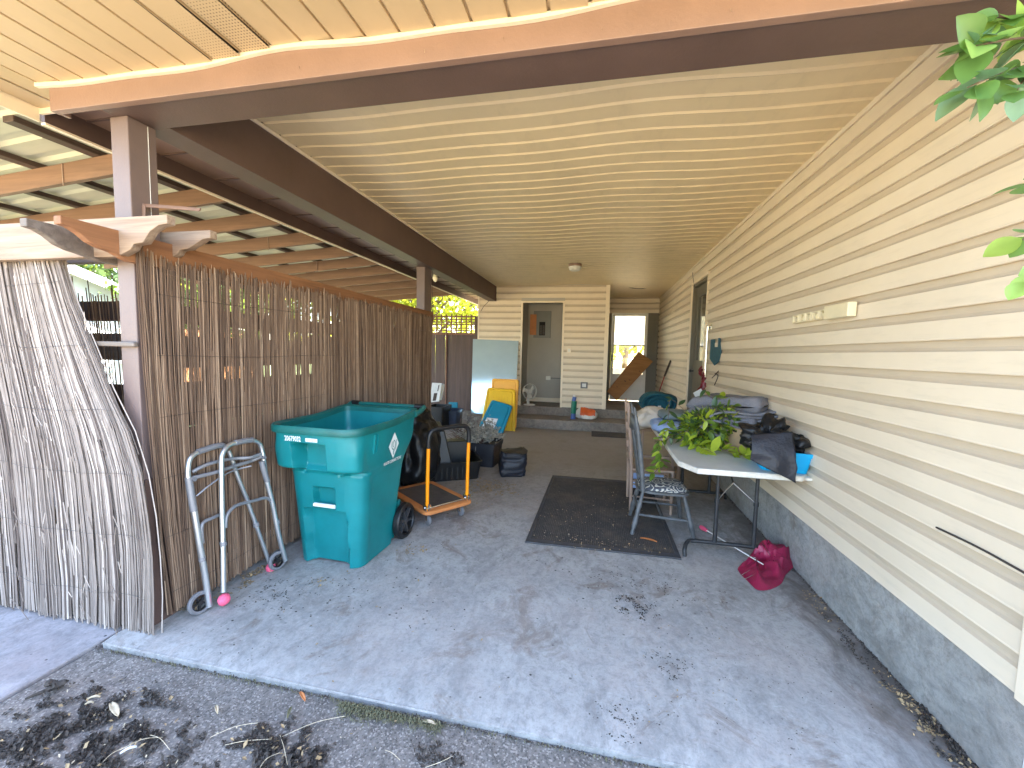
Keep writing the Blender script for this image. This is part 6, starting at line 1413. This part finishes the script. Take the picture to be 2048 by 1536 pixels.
litter('mulch_pile', [sp(170, 1450, .32, .19, 5200, .002, .010, -.028), sp(230, 1520, .36, .20, 5200, .002, .010, -.028), sp(60, 1500, .25, .25, 3000, .002, .010, -.028), sp(540, 1505, .22, .12, 3400, .002, .010, -.028), sp(1860, 1440, .05, .14, 900, .002, .008), sp(1910, 1500, .07, .10, 900, .002, .008), sp(1700, 1290, .03, .3, 500, .002, .006), sp(600, 1530, .13, .06, 500, .003, .013, -.028), sp(870, 1520, .13, .06, 420, .003, .010, -.028), sp(400, 1430, .6, .25, 1400, .001, .004, -.026), sp(900, 1500, .7, .12, 900, .001, .004, -.026), sp(100, 1395, .08, .08, 90, .003, .01, -.02)], 'mulch', 'dark mulch and soil scattered over the near driveway corner', 'mulch', 3, .5, up=.012)
litter('leaf_litter', [sp(980, 975, .34, .26, 1100, .004, .014), sp(905, 995, .5, .5, 140, .004, .010), sp(1010, 1010, .4, .35, 90, .004, .010), sp(510, 1150, .07, .26, 700, .003, .011), sp(380, 1215, .06, .05, 120, .003, .01), sp(830, 1100, .12, .08, 60, .004, .014), sp(640, 1165, .08, .05, 40, .003, .010), sp(1850, 1440, .06, .14, 260, .003, .010), sp(1905, 1500, .09, .10, 260, .003, .011), sp(1790, 1380, .05, .14, 120, .003, .008), sp(1640, 1215, .05, .2, 60, .003, .01), sp(1210, 1090, .5, .12, 260, .002, .008, .012), sp(1150, 1040, .4, .3, 160, .002, .008, .012), sp(1230, 1010, .35, .6, 120, .002, .008, .012), sp(200, 1450, .3, .2, 60, .004, .013, -.014), sp(560, 1500, .2, .08, 36, .004, .013, -.014), sp(700, 1200, 1.1, .7, 60, .003, .009), sp(1300, 1300, .5, .4, 40, .002, .006)], 'dryleaf', 'dry brown leaf litter strewn on the concrete floor', 'leaves', 9, .35)
litter('pale_chips', [sp(150, 1440, .32, .2, 40, .003, .010, -.010), sp(300, 1500, .3, .12, 30, .003, .010, -.012), sp(560, 1480, .3, .1, 14, .003, .009, -.012), sp(780, 1480, .35, .12, 22, .002, .005, -.020), sp(1200, 1080, .5, .12, 36, .003, .009, .013), sp(1200, 1010, .45, .5, 22, .003, .008, .013), sp(900, 1250, 1., .5, 12, .002, .004), sp(1700, 1330, .15, .3, 12, .002, .004)], 'dryleaf2', 'pale wood chips and leaf scraps on the ground and the mat', 'chips', 19, .2, (.2, .5))
litter('dark_specks', [sp(700, 1180, .9, .40, 330, .002, .008), sp(1290, 1170, .40, .22, 420, .002, .008), sp(1270, 1215, .13, .13, 420, .002, .008), sp(900, 1060, .9, .5, 260, .002, .007), sp(1340, 1330, .12, .12, 160, .002, .006), sp(1240, 1440, .10, .12, 160, .002, .006), sp(560, 1190, .18, .2, 260, .002, .009), sp(1500, 1350, .6, .30, 200, .002, .005), sp(500, 1290, .4, .12, 40, .002, .006), sp(1400, 1440, .6, .1, 40, .002, .005)], 'mulch', 'small dark crumbs of dirt sprinkled over the carport floor', 'dirt', 29, .15)
# grass tufts growing in the slab joint
r = random.Random(4)
mb = MB()
def blades(x0, x1, n, h, dy=.03):
    for _ in range(n):
        x = r.uniform(x0, x1); y = 1.495 - abs(r.gauss(0, dy)); b = V((x, y, -.028)); a = r.uniform(-2.6, -.5); L_ = h * r.uniform(.5, 1.3); e = b + V((math.cos(a) * L_, math.sin(a) * L_ * .8, r.uniform(.004, .022))); m_ = (b + e) / 2 + V((0, 0, .015 * r.random()))
        s_ = (e - b).cross(V((0, 0, 1))).normalized() * .0016; mb.add([b - s_, b + s_, m_ + s_, m_ - s_, e], [(0, 1, 2, 3), (3, 2, 4)])
gx0, gx1 = at(690, 1405, 1, 1.5).x, at(885, 1440, 1, 1.5).x
blades(gx0, gx0 + .16, 520, .035, .028); blades(gx0 + .16, gx1, 420, .045, .02); blades(-2.35, .4, 300, .012, .008)
o = obj('joint_grass', mb, 'greenleafdry'); o['kind'] = 'stuff'; o['label'] = 'dull tufts of grass growing in the joint along the slab edge'; o['category'] = 'grass'
litter('joint_dirt', [(x / 10, 1.492, .06, .008, 34, .002, .006, -.026) for x in range(-24, 14)], 'mulch', 'line of dirt packed in the joint below the slab edge', 'dirt', 33, .4)
litter('wall_foot_dirt', [(WX - .02, 1.62 + k * .09, .022, .05, 26 if k > 8 else 60, .002, .007, .0) for k in range(40)], 'mulch', 'dirt gathered along the foot of the foundation wall', 'dirt', 35, .3)
# bark chunk and straws
pc = at(105, 1375, 2, -.02); mb = blob((pc.x, pc.y, -.004), (.050, .026, .014), 18, pw=2.2); crumple(mb, .03, 30, 2, .01, 60)
mb.tube(curve([(pc.x + .03, pc.y, -.01), (pc.x - .0, pc.y - .035, -.012), (pc.x - .025, pc.y - .075, -.014)], 4), [.012, .012, .011, .01, .009, .008, .007, .006, .004], 6)
one('bark_chunk', mb, 'mulch', 'torn dark chunk of bark lying at the driveway corner near the grey reeds', 'bark', smooth=40)
r = random.Random(8)
for i, (x, y, dx, dy, m, lb) in enumerate(((222, 1410, 14, 26, 'dryleaf2', 'long pale wood splinter on the near mulch'), (175, 1402, 26, -4, 'dryleaf2', 'short curled pale chip above the long splinter'), (170, 1413, 18, -4, 'dryleaf2', 'second curled pale chip beside the first'), (845, 1447, 26, 6, 'dryleaf2', 'flat pale stick in the grass tuft at the slab edge'), (600, 1388, 10, 18, 'orangep', 'curled orange-brown leaf at the slab joint'), (240, 1512, 34, -14, 'paper', 'torn pale leaf scrap in the mulch at the bottom'), (1280, 1078, 34, 8, 'orangep', 'curled orange leaf on the dark mat by the chair foot'), (432, 1415, 3, 16, 'dryleaf2', 'small pale cocoon-like chip on the driveway'), (575, 1440, 8, -22, 'greenleafdry', 'dull green folded leaf on the driveway'))):
    z = .014 if y == 1078 else -.026 + (.014 if y > 1395 and x < 300 else 0); a = at(x, y, 2, z); b = at(x + dx, y + dy, 2, z); s_ = (b - a).cross(V((0, 0, 1))).normalized() * (b - a).length * .12
    mb = MB(); mb.grid(lambda u, v: lerp(a, b, u) + s_ * (v - .5) * 2 * math.sin(math.pi * min(.97, max(.06, u))) ** .5 + V((0, 0, .006 + .012 * abs(v - .5) + .006 * math.sin(u * 3.1))), 8, 4); one('leaf_scrap', mb, m, lb, 'leaf', smooth=70, solid=.0015)
mb = MB()
for (x0, y0_, x1, y1_) in ((240, 1500, 325, 1475), (420, 1475, 520, 1445), (450, 1490, 545, 1478), (850, 1535, 905, 1512), (560, 1470, 575, 1530), (770, 1500, 800, 1520), (300, 1470, 340, 1500), (200, 1530, 260, 1490), (520, 1535, 560, 1505), (560, 1475, 690, 1432)):
    a, b = at(x0, y0_, 2, -.012), at(x1, y1_, 2, -.014); mb.tube(curve([a, (a + b) / 2 + V((r.uniform(-.01, .01), r.uniform(-.01, .01), .008)), b], 4), .0011, 4)
o = obj('straws', mb, 'dryleaf2'); o['kind'] = 'stuff'; o['label'] = 'thin pale straws lying over the mulch'; o['category'] = 'straw'

# ================================================================== NEAR BRANCH (tree standing beyond the wall corner)
t = thing('corner_tree', 'leafy tree branch reaching in at the upper right in front of the siding', 'tree', (2.3, 1.2, 0))
mb = MB(); mb.tube(curve([(2.35, 1.1, 0), (2.3, 1.15, 1.0), (2.38, 1.1, 2.0), (2.3, 1.2, 3.2)], 6), .05, 10); obj('trunk', mb, 'bark', t, smooth=60)
EL = leafset('elm', .080, .034, ['elm1', 'elm2', 'elm3']); r = random.Random(12)
def bq(x, y, dep): d = AR * ((x - CX) / F_PX) - AU * ((y - CY) / F_PX) + AF; return CAM + d * dep
def branch(pts, n, sz, mats, spread=.8):
    P = curve(pts, 8); mb = MB(); mb.tube(P, [lerp(.005, .0015, i / (len(P) - 1)) for i in range(len(P))], 6); obj('branch', mb, 'bark', t)
    for k in range(n):
        i = min(len(P) - 1, int(lerp(4, len(P), (k + r.random()) / n))); d = (P[i] - P[max(0, i - 3)]).normalized()
        s_ = V((r.gauss(0, 1), r.gauss(0, 1), r.gauss(-.4, .6))).normalized(); dd = (d * .7 + s_ * spread).normalized(); up = V((r.gauss(0, .4), r.gauss(-.6, .4), r.gauss(.7, .4)))
        c = [me for kk, me in EL if kk in mats]; putleaf(r.choice(c), t, P[i] + s_ * .008, dd, up, sz * r.uniform(.75, 1.2))
branch([bq(2230, 60, 1.12), bq(2110, 70, 1.05), bq(2010, 80, 1.0), bq(1940, 95, 1.0)], 30, 1.0, (0, 1, 2))
branch([bq(2230, 60, 1.15), bq(2120, 45, 1.08), bq(2050, 40, 1.02), bq(1995, 35, 1.0)], 24, 1.0, (0, 0, 1))
branch([bq(2230, 90, 1.18), bq(2130, 120, 1.1), bq(2020, 140, 1.05), bq(1935, 175, 1.02)], 26, 1.0, (1, 2))
branch([bq(2230, 90, 1.18), bq(2130, 130, 1.1), bq(2060, 150, 1.05), bq(2035, 180, 1.0)], 16, 1.0, (1, 2))
branch([bq(2200, 330, 1.1), bq(2110, 350, 1.05), bq(2060, 385, 1.0), bq(2052, 400, 1.0)], 5, .8, (1,))
branch([bq(2200, 430, 1.1), bq(2110, 445, 1.05), bq(2065, 465, 1.0), bq(2045, 480, 1.0)], 6, .8, (0, 1))
branch([bq(2200, 520, 1.1), bq(2110, 530, 1.05), bq(2065, 545, 1.0), bq(2055, 580, 1.0)], 6, .8, (0, 1))
